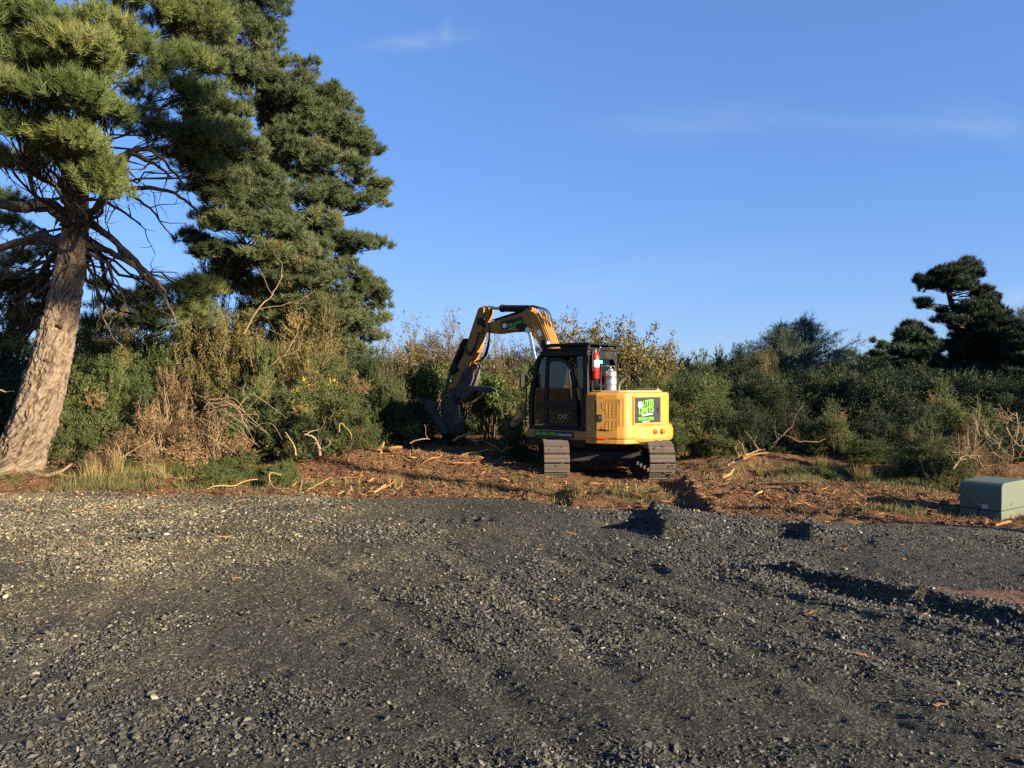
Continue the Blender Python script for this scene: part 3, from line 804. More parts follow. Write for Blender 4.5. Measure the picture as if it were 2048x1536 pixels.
# --- boom, traced as its side outline and given its real width
BL = .04
bo_px = [(962, 645), (976, 639), (1010, 629), (1042, 619), (1052, 616), (1060, 615), (1069, 618), (1077, 627), (1083, 641), (1093, 668), (1102, 692), (1122, 752), (1134, 800), (1134, 822), (1118, 826), (1106, 806), (1096, 745), (1085, 699), (1079, 686), (1073, 676), (1067, 668), (1060, 661.5), (1048, 656), (1015, 657.5), (987, 661), (970, 659), (963, 654)]
BW = .29
bo = MB().prism([hp(u, v, BL) for u, v in bo_px], BL - BW, BL)
boom = part(bo, 'boom', M_YEL2, None, .02, 2)
hb = MB().prism([hp(u, v, BL) for u, v in ((1112, 770), (1140, 770), (1150, 850), (1108, 850))], BL - .36, BL + .07)
part(hb, 'boom_bracket', M_BLK, None, .02)
def bplate(pts, l0, l1): return MB().prism([hp(u, v, BL) for u, v in pts], l0, l1)
bs = bplate([(1003, 637.5), (1045, 627), (1045, 644.5), (1003, 654.5)], BL + .003, BL + .012).build('sign_board', M_SIGN, boom)
a0, a1 = h3(1013.5, 649.5, BL + .013), h3(1044, 641.5, BL + .013)
lettering('UTER LIMITS', .105, a0, a1 - a0, UPV, M_GREENL, boom, width=(a1 - a0).length * .97, shear=.1)
c0 = h3(1009, 645.5, BL + .0125)
em = MB(); em.cyl(c0, c0 + Vector((0, .005, 0)), .055, seg=18); em.build('emblem', M_WHITE, boom)
a0 = h3(1018, 652.3, BL + .013)
lettering('CONSTRUCTION', .026, a0, a1 - h3(1013.5, 649.5, BL + .013), UPV, M_WHITE, boom, width=.26)
bplate([(1074, 656), (1080, 652), (1085, 664), (1079, 668)], BL + .002, BL + .006).build('warning_label', M_WHITE, boom)
pn = h3(1047, 649, BL); MB().cyl(pn + Vector((0, -.02, 0)), pn + Vector((0, .07, 0)), .085, seg=16).cyl(pn + Vector((.12, -.02, .03)), pn + Vector((.12, .05, .03)), .05, seg=14).build('hose_clamp_drum', M_BLK, boom, .01)
# steel oil lines along the back of the boom
ln = MB()
for i, lo in enumerate(np.linspace(-.03, -.25, 5)):
    pts = [h3(u, v, BL + lo) + Vector(off) for (u, v), off in zip(((1126, 765), (1112, 722), (1099, 683), (1090, 658), (1081, 634), (1073, 621)), [(-.03, 0, .0)] * 3 + [(-.03, 0, .02)] * 2 + [(-.015, 0, .035)])]
    base = [h3(u, v, BL) for u, v in ((1126, 765), (1112, 722), (1099, 683), (1090, 658), (1081, 634), (1073, 621))]
    pts = [Vector((q.x - .035, BL + lo, q.z + .02)) for q in base]
    ln.tube(pts, .018, 8)
ln.build('oil_line', M_YEL2, boom)
fl_ = MB()
for lo in (-.06, -.14, -.22):
    q = [h3(u, v, BL) for u, v in ((1058, 613.5), (1040, 617.5), (1010, 627.5), (980, 637))]
    fl_.tube([Vector((p_.x, BL + lo, p_.z + .03)) for p_ in q], .014, 8)
fl_.build('oil_line', M_BLK, boom)
hs = MB()
for i, lo in enumerate((.0, -.07, -.15, -.22)):
    q = [(1045 + 3 * i, 618), (1054 + 2 * i, 609), (1066 + 2 * i, 605 + i), (1078 + i, 609 + i), (1085 + i, 622), (1088 + 2 * i, 640 + 3 * i)]
    hs.tube([Vector((h3(u, v, BL).x, BL + lo, h3(u, v, BL).z)) for u, v in q], .013, 8)
part(hs, 'boom_hose', M_RUB)
# cylinders
def ram(p0, p1, cut, rb, rr, name, mat):
    p0, p1 = Vector(p0), Vector(p1); d = p1 - p0; c = p0 + d * cut
    mb = MB().cyl(p0, c, rb, seg=18).cyl(c - d.normalized() * .05, c + d.normalized() * .015, rb * 1.12, seg=18)
    w = Vector((0, 1, 0)); mb.cyl(p0 - w * .09, p0 + w * .09, rb * .9, seg=14)
    o = part(mb, name, mat, None, .004)
    MB().cyl(c, p1, rr, seg=14).cyl(p1 - w * .07, p1 + w * .07, rr * 1.6, seg=14).build('piston_rod', M_CHROME, o)
    return o
ML = BL - BW / 2
def mid(u, v): f, z = hp(u, v, BL); return Vector((f, ML, z))
ram(mid(1052, 616) + Vector((0, 0, .06)), mid(972, 609.5), .70, .075, .035, 'stick_cylinder', M_BLK)
MB_ = MB().prism([hp(u, v, BL) for u, v in ((1040, 620), (1060, 616), (1060, 608), (1050, 610))], ML - .1, ML + .1); part(MB_, 'cylinder_bracket', M_YEL2, None, .008)
for dl in (-.20, .20):
    ram(Vector((hp(1112, 815, BL)[0] + .15, ML + dl, 1.00)), Vector((mid(1062, 655).x, ML + dl, mid(1062, 655).z)), .55, .075, .04, 'boom_cylinder', M_BLK)

# --- stick
SL = .02; SW = .25
st_px = [(956, 611), (962, 607.5), (968, 609), (967, 622), (961, 643), (957, 665), (952, 690), (944, 706), (937, 724), (926, 742), (916, 762), (909, 777), (903, 777), (905, 756), (909, 735), (925, 706), (937, 668), (947, 638)]
stick = part(MB().prism([hp(u, v, SL) for u, v in st_px], SL - SW, SL), 'stick', M_YEL2, None, .012)
ears = MB()
for l0 in (SL - .20, SL - .09):
    ears.prism([hp(u, v, SL) for u, v in ((962, 607), (967, 605), (974, 607), (976, 614), (973, 626), (966, 640), (960, 640), (963, 622))], l0, l0 + .05)
ears.build('pin_bracket', M_YEL2, stick, .008)
pv = h3(963, 652, BL)
MB().cyl(pv + Vector((0, -.36, 0)), pv + Vector((0, .06, 0)), .06, seg=18).cyl(pv + Vector((0, .05, 0)), pv + Vector((0, .07, 0)), .085, seg=18).build('boom_pin', M_YEL2, stick)
MB().prism([hp(u, v, SL) for u, v in ((957, 630), (972, 630), (972, 648), (957, 648))], SL + .005, SL + .05).build('hose_guard', M_BLK, stick, .01)
def front(u, v, off=.0): f, z = hp(u, v, SL); return Vector((f + off, SL - SW / 2, z))
ram(front(932, 676, .10), front(906, 745, .13), .78, .075, .04, 'bucket_cylinder', M_BLK)
part(MB().prism([hp(u, v, SL) for u, v in ((926, 676), (936, 672), (912, 722), (918, 735), (904, 745), (901, 734))], SL - .02, SL + .06), 'cylinder_guard', M_BLK, None, .012)
# hoses looping from boom to stick
hs = MB()
for i in range(4):
    q = [(977 - i, 640 + 3 * i), (979, 660 + i), (978 - i, 685), (974 - 2 * i, 703 + i), (965 - 2 * i, 713 + i), (953 - i, 716 + i), (946 - i, 726 + i)]
    hs.tube([h3(u, v, SL + .05 - .05 * i) for u, v in q], .013, 8)
for i in range(3):
    q = [(961 + i, 640), (956 + i, 660 + i), (953 + i, 678), (944 + i, 697 + i), (936 + 2 * i, 702 + 2 * i), (930 + i, 694), (927 + i, 684)]
    hs.tube([h3(u, v, SL + .05) for u, v in q], .013, 8)
q = [(938, 730), (941, 738), (932, 744), (934, 752), (928, 756), (924, 748), (926, 740)]
hs.tube([h3(u, v, SL + .06) for u, v in q], .011, 8)
part(hs, 'stick_hose', M_RUB)
# coupler, thumb ram
cp = MB().prism([hp(u, v, SL) for u, v in ((926, 736), (934, 728), (946, 730), (944, 752), (936, 775), (918, 790), (906, 786), (912, 765))], SL - .26, SL + .01)
part(cp, 'thumb_bracket', M_STEEL, None, .015)
ram(front(945, 727, -.05) + Vector((0, .02, 0)), front(925, 775, -.12), .7, .06, .035, 'thumb_cylinder', M_STEEL)

# --- bucket and thumb
BKL0, BKL1 = -.04, .28
def bk(pts): return [hp(u, v, BKL1) for u, v in pts]
shell_o = bk([(884, 786), (899, 788), (904, 806), (906, 826), (911, 840), (911, 860), (893, 874)])
shell_i = bk([(886, 791), (897, 793), (900.5, 808), (902, 827), (907, 841), (907, 857), (893, 867)])
bm_ = MB(); k = len(shell_o)
vs = [(p[0], BKL0, p[1]) for p in shell_o + shell_i] + [(p[0], BKL1, p[1]) for p in shell_o + shell_i]
fs = [(i, i + 1, i + 1 + 2 * k, i + 2 * k) for i in range(k - 1)] + [(k + i + 1, k + i, k + i + 2 * k, k + i + 1 + 2 * k) for i in range(k - 1)]
fs += [(0, k, 3 * k, 2 * k), (k - 1, 3 * k - 1, 4 * k - 1, 2 * k - 1)]
fs += [(i, k + i, k + i + 1, i + 1) for i in range(k - 1)] + [(2 * k + i, 2 * k + i + 1, 3 * k + i + 1, 3 * k + i) for i in range(k - 1)]
bm_.add(vs, fs)
side = shell_o + bk([(886, 850), (884, 835), (880, 805)])
bm_.prism(side, BKL1 - .025, BKL1); bm_.prism(side, BKL0, BKL0 + .025)
bucket = part(bm_, 'bucket', M_STEEL, None, .006)
for y in np.linspace(BKL0 + .05, BKL1 - .05, 3):
    f0, z0 = shell_o[-1]
    MB().prism([(f0 - .04, z0 + .05), (f0 + .07, z0 + .05), (f0 + .14, z0 - .10), (f0 + .06, z0 - .07)], y - .035, y + .035).build('tooth', M_STEEL, bucket, .008)
MB().prism(bk([(889, 800), (908, 799), (908, 824), (889, 825)]), BKL1, BKL1 + .03).prism(bk([(886, 797), (911, 796), (911, 801), (886, 802)]), BKL1 + .03, BKL1 + .05).build('side_plate', M_STEEL, bucket, .006)
lk = MB()
for l0 in (SL - .30, SL + .02):
    lk.prism([hp(u, v, SL) for u, v in ((900, 740), (905, 740), (894, 785), (889, 784))], l0, l0 + .04)
    lk.prism([hp(u, v, SL) for u, v in ((903, 768), (912, 770), (910, 795), (900, 796))], l0, l0 + .04)
part(lk, 'bucket_link', M_STEEL, None, .008)
th = MB()
t_o = bk([(905, 781), (918, 770), (935, 766), (950, 768), (961, 775), (960, 780), (948, 775), (935, 774), (920, 779), (909, 790)])
for y in np.linspace(-.26, .20, 4): th.prism(t_o, y - .02, y + .02)
th.prism(bk([(910, 782), (935, 772), (948, 774), (940, 779), (915, 792)]), -.26, .20)
th.prism(bk([(914, 792), (940, 781), (934, 786), (916, 800)]), -.24, .18)
thumb = part(th, 'thumb', M_STEEL, None, .006)

# --- fire extinguisher and steel can on the back of the cab
def hw(f, l, z): return Vector((EX, EY, 0)) + HF * f + HL * l + Vector((0, 0, z))
fe = empty('fire_extinguisher', hw(-.455, .845, 1.82), 'red fire extinguisher strapped to the black cab rear corner post', 'fire extinguisher', rz=YAW)
MB().lathe([(.002, -.005), (.052, .0), (.066, .025), (.066, .40), (.055, .45), (.030, .475), (.024, .49)], (0, 0, 0)).build('cylinder', M_RED, fe)
MB().lathe([(.0668, .215), (.0675, .217), (.0675, .345), (.0668, .347)], (0, 0, 0)).build('paper_label', M_WHITE, fe)
MB().cyl((0, 0, .485), (0, 0, .535), .022).box((-.045, 0, .555), (.14, .022, .016), Matrix.Rotation(.28, 3, 'Y')).box((-.04, 0, .525), (.11, .02, .014), Matrix.Rotation(-.05, 3, 'Y')).build('valve_handle', M_INOX, fe, .004)
MB().tube([(0, .02, .51), (0, .08, .50), (0, .105, .42), (0, .095, .25), (0, .085, .14)], .011, 8).build('hose', M_RUB, fe)
MB().tube([(.06, .05, .36), (-.04, .072, .36), (-.075, 0, .36), (-.04, -.072, .36), (.06, -.05, .36)], .008, 6).tube([(.06, .05, .14), (-.04, .072, .14), (-.075, 0, .14), (-.04, -.072, .14), (.06, -.05, .14)], .008, 6).box((.075, 0, .25), (.03, .10, .36)).build('bracket', M_BLK, fe)
wc = empty('steel_canister', hw(-.62, .60, Z1 + .036), 'round stainless steel water canister standing on the yellow engine hood', 'canister', rz=YAW)
MB().lathe([(.110, 0), (.118, .006), (.118, .02), (.113, .03), (.113, .12), (.116, .125), (.116, .132), (.113, .137), (.113, .255), (.116, .26), (.116, .268), (.113, .273), (.113, .315), (.104, .345), (.075, .362), (.05, .37)], (0, 0, 0), seg=32).build('vessel', M_INOX, wc)
MB().lathe([(.052, .368), (.052, .39), (.035, .40), (.012, .405), (.012, .425)], (0, 0, 0)).build('lid', M_INOX, wc)
wr = MB()
for y in (-.13, .14): wr.tube([(.12, y, .0), (.12, y, .44), (.0, y, .445)], .011, 8)
wr.tube([(.0, -.13, .445), (.0, .14, .445)], .011, 8).tube([(.12, -.13, .445), (.12, .14, .445)], .011, 8).tube([(-.0, -.13, .445), (-.05, -.135, .2), (-.04, -.13, .02)], .009, 8)
wr.build('carrying_frame', M_STEEL, wc)
MB().tube([(.02, .12, .10), (.06, .17, .06), (.13, .21, .1), (.16, .22, .2), (.14, .2, .33)], .007, 6).build('hose', M_RUB, wc)
# red and white warning bar fixed in front of the boom foot
wb = MB().box((1.06, .36, 1.52), (.05, .62, .10))
wbo = part(wb, 'warning_bar', M_RED, None, .01)
MB().box((1.032, .40, 1.52), (.012, .10, .085)).build('reflector', M_WHITE, wbo); MB().box((1.032, .56, 1.52), (.012, .05, .085)).build('reflector', M_WHITE, wbo)

# ------------------------------------------------------------------ foliage pieces
def frames(ax):
    ax = ax / np.maximum(np.linalg.norm(ax, axis=1, keepdims=True), 1e-9)
    r = rng.normal(size=ax.shape)
    a = np.cross(ax, r); a /= np.maximum(np.linalg.norm(a, axis=1, keepdims=True), 1e-9)
    return np.stack([a, np.cross(ax, a), ax], 2)

def tri_blades(base, d, L, w):
    """thin triangles: base points, unit directions, lengths, widths"""
    k = len(base)
    side = np.cross(d, rng.normal(size=(k, 3))); side /= np.maximum(np.linalg.norm(side, axis=1, keepdims=True), 1e-9)
    v = np.stack([base - side * w[:, None] / 2, base + side * w[:, None] / 2, base + d * L[:, None]], 1).reshape(-1, 3)
    return v

def unit(v): return v / np.maximum(np.linalg.norm(v, axis=-1, keepdims=True), 1e-9)

def tuft_tmpl(nn, L, w, k=6):
    """a spray of pine needles about +Z"""
    out = []
    for _ in range(k):
        th = np.radians(rng.uniform(8, 72, nn)); ph = rng.uniform(0, 2 * np.pi, nn)
        d = np.stack([np.sin(th) * np.cos(ph), np.sin(th) * np.sin(ph), np.cos(th)], 1)
        base = np.stack([np.zeros(nn), np.zeros(nn), rng.uniform(-.7, .25, nn) * L], 1) + d * .01
        out.append((tri_blades(base, d, L * rng.uniform(.75, 1.15, nn), np.full(nn, w)), np.arange(nn * 3).reshape(-1, 3)))
    return out

def sprig_tmpl(nn, L, sp, w, k=6, side=4):
    """a spiny shoot of gorse about +Z with a few side shoots"""
    out = []
    for _ in range(k):
        ss = [(np.zeros(3), np.array([0, 0, 1.0]), L)]
        for _j in range(side):
            a = rng.uniform(0, 2 * np.pi); t = rng.uniform(.1, .7)
            ss.append((np.array([0, 0, L * t]), unit(np.array([math.cos(a) * .8, math.sin(a) * .8, .8])), L * rng.uniform(.25, .5)))
        B, D, LL, W = [], [], [], []
        for o, d, ln in ss:
            m_ = max(5, int(nn * ln / L / (1 + side * .37)))
            t = rng.uniform(0, 1, m_); q = unit(rng.normal(size=(m_, 3)))
            dd = unit(q - d * (q @ d)[:, None] * .9 + d * .55)
            B.append(o + d * (t * ln)[:, None]); D.append(dd); LL.append(sp * (1.15 - .6 * t) * rng.uniform(.7, 1.2, m_)); W.append(np.full(m_, w))
            B.append(o[None]); D.append(d[None]); LL.append(np.array([ln])); W.append(np.array([.012]))
        B, D, LL, W = np.concatenate(B), np.concatenate(D), np.concatenate(LL), np.concatenate(W)
        out.append((tri_blades(B, D, LL, W), np.arange(len(B) * 3).reshape(-1, 3)))
    return out

def leaf_tmpl(nn, r, ls, k=6):
    """a loose bunch of broad leaves"""
    out = []
    for _ in range(k):
        c = unit(rng.normal(size=(nn, 3))) * r * rng.uniform(.1, 1, nn)[:, None]
        d = unit(rng.normal(size=(nn, 3)) + np.array([0, 0, -.2])); s = unit(np.cross(d, rng.normal(size=(nn, 3))))
        l_ = ls * rng.uniform(.6, 1.2, nn)[:, None]
        v = np.stack([c, c + d * l_ * .5 + s * l_ * .32, c + d * l_, c + d * l_ * .5 - s * l_ * .32], 1).reshape(-1, 3)
        i = np.arange(nn)[:, None] * 4
        f = np.concatenate([i + np.array([[0, 1, 2]]), i + np.array([[0, 2, 3]])])
        out.append((v, f))
    return out

def place(tm, pos, ax, scl, tint):
    pos, ax, scl = np.asarray(pos, float), np.asarray(ax, float), np.asarray(scl, float)
    v, f, t = scatter(pos, scl, tm, 0, np.asarray(tint, float), rot=frames(ax))
    return v, f, np.clip(t + rng.uniform(-.10, .10, len(t)), 0, 1)

def dirs(k, zmin=-.3):
    d = unit(rng.normal(size=(k * 4, 3))); d = d[d[:, 2] > zmin]
    while len(d) < k: d = np.concatenate([d, d])
    return d[:k]

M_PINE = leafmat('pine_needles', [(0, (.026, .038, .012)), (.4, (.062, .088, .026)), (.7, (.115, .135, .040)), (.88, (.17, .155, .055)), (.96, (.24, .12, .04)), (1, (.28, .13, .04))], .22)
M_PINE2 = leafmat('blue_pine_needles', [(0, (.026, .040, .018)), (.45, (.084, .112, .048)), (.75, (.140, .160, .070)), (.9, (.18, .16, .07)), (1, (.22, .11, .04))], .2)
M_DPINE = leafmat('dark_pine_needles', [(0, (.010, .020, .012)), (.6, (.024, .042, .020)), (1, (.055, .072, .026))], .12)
M_SPRUCE = leafmat('spruce_needles', [(0, (.040, .058, .042)), (.6, (.100, .125, .085)), (1, (.17, .19, .12))], .15)
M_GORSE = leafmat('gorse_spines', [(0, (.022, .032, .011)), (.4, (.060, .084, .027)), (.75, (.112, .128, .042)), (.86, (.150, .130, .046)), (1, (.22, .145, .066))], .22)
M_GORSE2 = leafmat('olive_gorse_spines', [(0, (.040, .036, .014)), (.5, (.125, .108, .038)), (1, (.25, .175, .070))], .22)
M_DARK_SHADED_GORSE = leafmat('dark_shaded_gorse_spines', [(0, (.010, .017, .008)), (.45, (.032, .048, .019)), (.8, (.080, .096, .036)), (1, (.14, .120, .05))], .15)  # gorse darkened so deep shade sits in the colour; thicket and woods share it
M_DEAD = leafmat('dead_spines', [(0, (.045, .028, .014)), (.5, (.150, .094, .046)), (1, (.30, .205, .110))], .2)
M_LEAF = leafmat('green_leaves', [(0, (.022, .045, .010)), (.6, (.065, .115, .020)), (1, (.16, .20, .04))], .3)
M_LEAFY = leafmat('autumn_leaves', [(0, (.040, .035, .016)), (.5, (.110, .100, .034)), (.85, (.24, .19, .065)), (1, (.34, .27, .12))], .3)
M_FLUFF = leafmat('seed_fluff', [(0, (.07, .05, .04)), (.6, (.20, .165, .135)), (1, (.36, .32, .28))], .3)
M_FLOWER = leafmat('gorse_flowers', [(0, (.60, .36, .01)), (1, (.80, .52, .02))], .3)
M_GRASS = leafmat('grass_blades', [(0, (.030, .042, .012)), (.4, (.078, .086, .028)), (.7, (.160, .140, .052)), (1, (.32, .23, .10))], .3)
m, n, l, b = newmat('grey_brown_bark')
c = ramp(n, l, noise(n, l, 9, 6, dist=.6, rough=.7), [(.30, (.030, .022, .016)), (.5, (.075, .055, .040)), (.72, (.16, .120, .088))])
l.new(c, b.inputs['Base Color']); b.inputs['Roughness'].default_value = .9; b.inputs['Specular IOR Level'].default_value = .15
bump(n, l, b, noise(n, l, 30, 6, rough=.7), .8, .02)
M_BARK = m
M_TWIG = simple('dry_twig', (.100, .072, .048), .85, spec=.1)
M_TWIGP = simple('pale_twig', (.185, .135, .085), .85, spec=.1)
M_DTWIG = simple('dark_branch', (.060, .044, .034), .9, spec=.1)
M_WOOD = simple('torn_wood', (.25, .118, .050), .8, spec=.15)
M_WOODP = simple('pale_split_wood', (.27, .165, .080), .8, spec=.15)
M_WOODR = simple('red_bark_strip', (.20, .080, .036), .85, spec=.1)

TU_N = tuft_tmpl(40, .140, .0080)
TU_M = tuft_tmpl(26, .120, .0120)
TU_F = tuft_tmpl(22, .22, .024)

def wobble(p0, p1, k=6, amp=.08, droop=0.0):
    p0, p1 = Vector(p0), Vector(p1); L = (p1 - p0).length
    pts = []
    for i in range(k + 1):
        t = i / k; p = p0.lerp(p1, t)
        if 0 < i < k: p += Vector((random.gauss(0, 1), random.gauss(0, 1), random.gauss(0, 1))) * amp * L * .35
        p.z -= droop * L * 4 * t * (1 - t)
        pts.append(p)
    return pts

def bark_trunk(axis, radii, name, parent, mat, na=210, nh=800, amp=.045):
    """trunk with plated, furrowed bark"""
    A = np.array([a[:] for a in axis]); R = np.array(radii)
    s = np.concatenate([[0], np.cumsum(np.linalg.norm(np.diff(A, axis=0), axis=1))])
    t = np.linspace(0, s[-1], nh)
    # smooth the polyline
    C = np.stack([np.interp(t, s, A[:, i]) for i in range(3)], 1); rr = np.interp(t, s, R)
    kk = max(3, nh // 20) | 1; pad = np.pad(C, ((kk // 2, kk // 2), (0, 0)), 'edge')
    C = np.stack([np.convolve(pad[:, i], np.ones(kk) / kk, 'valid') for i in range(3)], 1)
    T = unit(np.gradient(C, axis=0)); X = unit(np.cross(np.array([[0, 1., 0]]), T)); Yv = np.cross(T, X)
    th = np.linspace(0, 2 * np.pi, na, endpoint=False)
    TH, TT_ = np.meshgrid(th, t)
    RR = np.repeat(rr[:, None], na, 1)
    cx, cy = np.cos(TH) * 2.2, np.sin(TH) * 2.2
    arc = ((TH - np.pi / 2) % (2 * np.pi)) * np.interp(TT_, t, np.convolve(np.pad(rr, 20, 'edge'), np.ones(41) / 41, 'valid'))
    wu, wv = fbm(arc * 5, TT_ * 3, 5, 3) * .9, fbm(arc * 5 + 40, TT_ * 3, 6, 3) * .9
    pu, pv = arc / .062 + wu * 1.5, TT_ / .19 + wv * 1.6
    F1, F2 = np.full(pu.shape, 9.), np.full(pu.shape, 9.)
    for a_ in (-1, 0, 1):
        for b_ in (-1, 0, 1):
            iu, iv = np.floor(pu) + a_, np.floor(pv) + b_
            dd_ = np.hypot(iu + _h(iu, iv, 71) - pu, iv + _h(iu, iv, 72) - pv)
            F2 = np.minimum(F2, np.maximum(F1, dd_)); F1 = np.minimum(F1, dd_)
    plate_ = smooth((F2 - F1) / .42) * (.75 + .5 * np.clip(fbm(arc * 3, TT_ * 2, 19, 3) + .5, 0, 1))
    plate_ = np.clip(plate_, 0, 1)
    fur = np.abs(fbm(arc / .075 + wu * 2.2, TT_ / .55 + wv, 29, 4)); plate_ = np.clip(.6 * smooth(fur / .22) + .4 * plate_, 0, 1)
    disp = (plate_ - .75) * amp + fbm(arc * 22, TT_ * 14, 8, 4) * .022 + fbm(cx, cy + TT_ * .9, 14, 2) * .07 * RR / .4
    RR = RR + disp * np.minimum(1, RR / .25)
    V = C[:, None, :] + (X[:, None, :] * np.cos(TH)[..., None] + Yv[:, None, :] * np.sin(TH)[..., None]) * RR[..., None]
    i = np.arange(nh - 1)[:, None] * na + np.arange(na)[None, :]; j = np.arange(nh - 1)[:, None] * na + (np.arange(na)[None, :] + 1) % na
    q = np.stack([i, j, j + na, i + na], -1).reshape(-1, 4)
    return mesh_obj(name, V.reshape(-1, 3), [q], mat, parent, tint=plate_.ravel(), smooth_faces=True)
m, n, l, b = newmat('pine_bark')
a = n.new('ShaderNodeAttribute'); a.attribute_name = 'tint'
c = ramp(n, l, a.outputs['Fac'], [(.05, (.055, .040, .030)), (.5, (.125, .098, .074)), (1, (.190, .152, .118))])
v_ = ramp(n, l, noise(n, l, 6, 7, rough=.75), [(.3, (.55, .52, .5)), (.7, (1.25, 1.2, 1.1))])
l.new(mixcol(n, l, 1.0, c, v_, 'MULTIPLY'), b.inputs['Base Color']); b.inputs['Roughness'].default_value = .95; b.inputs['Specular IOR Level'].default_value = .1
bump(n, l, b, noise(n, l, 45, 6, rough=.8), .9, .015)
M_PBARK = m

def pine(label, trunk_px, radii, pads, tm, mat, clr=.28, ntuft=16, dens=115., cat='pine tree', group=None, bark=None, limb_mat=None, fancy=False, twigs=True, upbias=.55, tint0=.42, limbs=(), name='pine_tree', wpads=()):
    axis = [Vector(p) if wpads else P(*p) for p in trunk_px]
    base = Vector(axis[0])
    root = empty(name, base, label, cat, group)
    loc = [a - base for a in axis]
    if fancy: tr = bark_trunk(loc, radii, 'trunk', root, bark or M_PBARK)
    else: tr = MB().tube(loc, radii, 10).build('trunk', bark or M_BARK, root)
    lb = MB(); pos, axs, scl, tin = [], [], [], []
    A = np.array([a[:] for a in loc])
    todo = [(P(u, v, Y) - base, np.array([ru * Y / FPX, ru * Y / FPX * .9, rv * Y / FPX]), max(3, int(ru * rv / dens * (1 + .5 * (Y < 13))))) for u, v, Y, ru, rv in pads]
    todo += [(Vector(w[:3]) - base, np.array([w[3], w[3], w[4]]), w[5]) for w in wpads]
    for c, r3, ncl in todo:
        # limb from the trunk, joining lower than the pad
        tz = A[-1, 2]; hz = float(np.hypot(*(np.array((c.x, c.y)) - np.array([np.interp(c.z, A[:, 2], A[:, 0]), np.interp(c.z, A[:, 2], A[:, 1])]))))
        z_ = min(max(c.z - .22 * hz + random.gauss(0, .15), .42 * tz), .97 * tz)
        p0 = Vector([float(np.interp(z_, A[:, 2], A[:, q_])) for q_ in range(3)]); hor = (c - p0).length
        rl = min(float(np.interp(z_, A[:, 2], radii)) * .40, .009 * hor + .012)
        pts = wobble(p0, c - Vector((0, 0, r3[2] * .4)), 6, .10, .02)
        lb.tube(pts, list(np.linspace(rl, rl * .35, 7)), 6, False)
        dd = dirs(ncl, -.45); cc = np.array(c[:])[None] + dd * r3[None] * rng.uniform(.45, 1.0, (ncl, 1))
        if twigs:
            for q in cc[:: 1 if ncl < 40 else 2]:
                lb.tube(wobble(pts[random.randint(3, 6)], q, 3, .15), [rl * .30, rl * .24, rl * .18, .006], 4, False)
        tb = tint0 + rng.normal(0, .10)
        for q in cc:
            out = unit(q - np.array(c[:]) * 1.0); kk = int(ntuft * rng.uniform(.7, 1.3))
            hd = unit(dirs(kk, -.4) + out * .4)
            pos.append(q[None] + hd * clr * rng.uniform(.35, 1.0, (kk, 1)) * np.array([[1, 1, .75]]))
            axs.append(unit(hd * (1 - upbias) + np.array([[0, 0, 1.]]) * upbias + rng.normal(0, .15, (kk, 3))))
            scl.append(rng.uniform(.75, 1.2, kk))
            brown = .36 if rng.uniform() < .007 else 0
            tin.append(np.clip(tb + rng.normal(0, .07) + brown + rng.normal(0, .05, kk), 0, 1))
    lb.build('branches', M_DTWIG, root)
    for i, (pts, r0, r1) in enumerate(limbs):
        q = [P(*p) - base for p in pts]
        fine_ = [q[0]]
        for a_, b_ in zip(q[:-1], q[1:]): fine_ += wobble(a_, b_, 4, .07)[1:]
        mb = MB().tube(fine_, list(np.linspace(r0, r1, len(fine_))), 8)
        for _ in range(int(3 + 2.2 * sum((b_ - a_).length for a_, b_ in zip(q[:-1], q[1:])))):
            s_ = random.choice(fine_[1:]); e_ = s_ + Vector((random.gauss(0, .28), random.gauss(0, .28), random.gauss(-.05, .28)))
            tw = wobble(s_, e_, 3, .2); mb.tube(tw, [r1 * .8 + .006, .010, .007, .003], 4, False)
            for _k in range(2):
                s2 = random.choice(tw[1:]); mb.tube(wobble(s2, s2 + Vector((random.gauss(0, .14), random.gauss(0, .14), random.gauss(0, .14))), 2, .2), [.008, .006, .002], 3, False)
        mb.build('dead_limb', limb_mat or M_BARK, root)
    v, f, t = place(tm, np.concatenate(pos), np.concatenate(axs), np.concatenate(scl), np.concatenate(tin))
    mesh_obj('crown', v, [f], mat, root, tint=t)
    return root

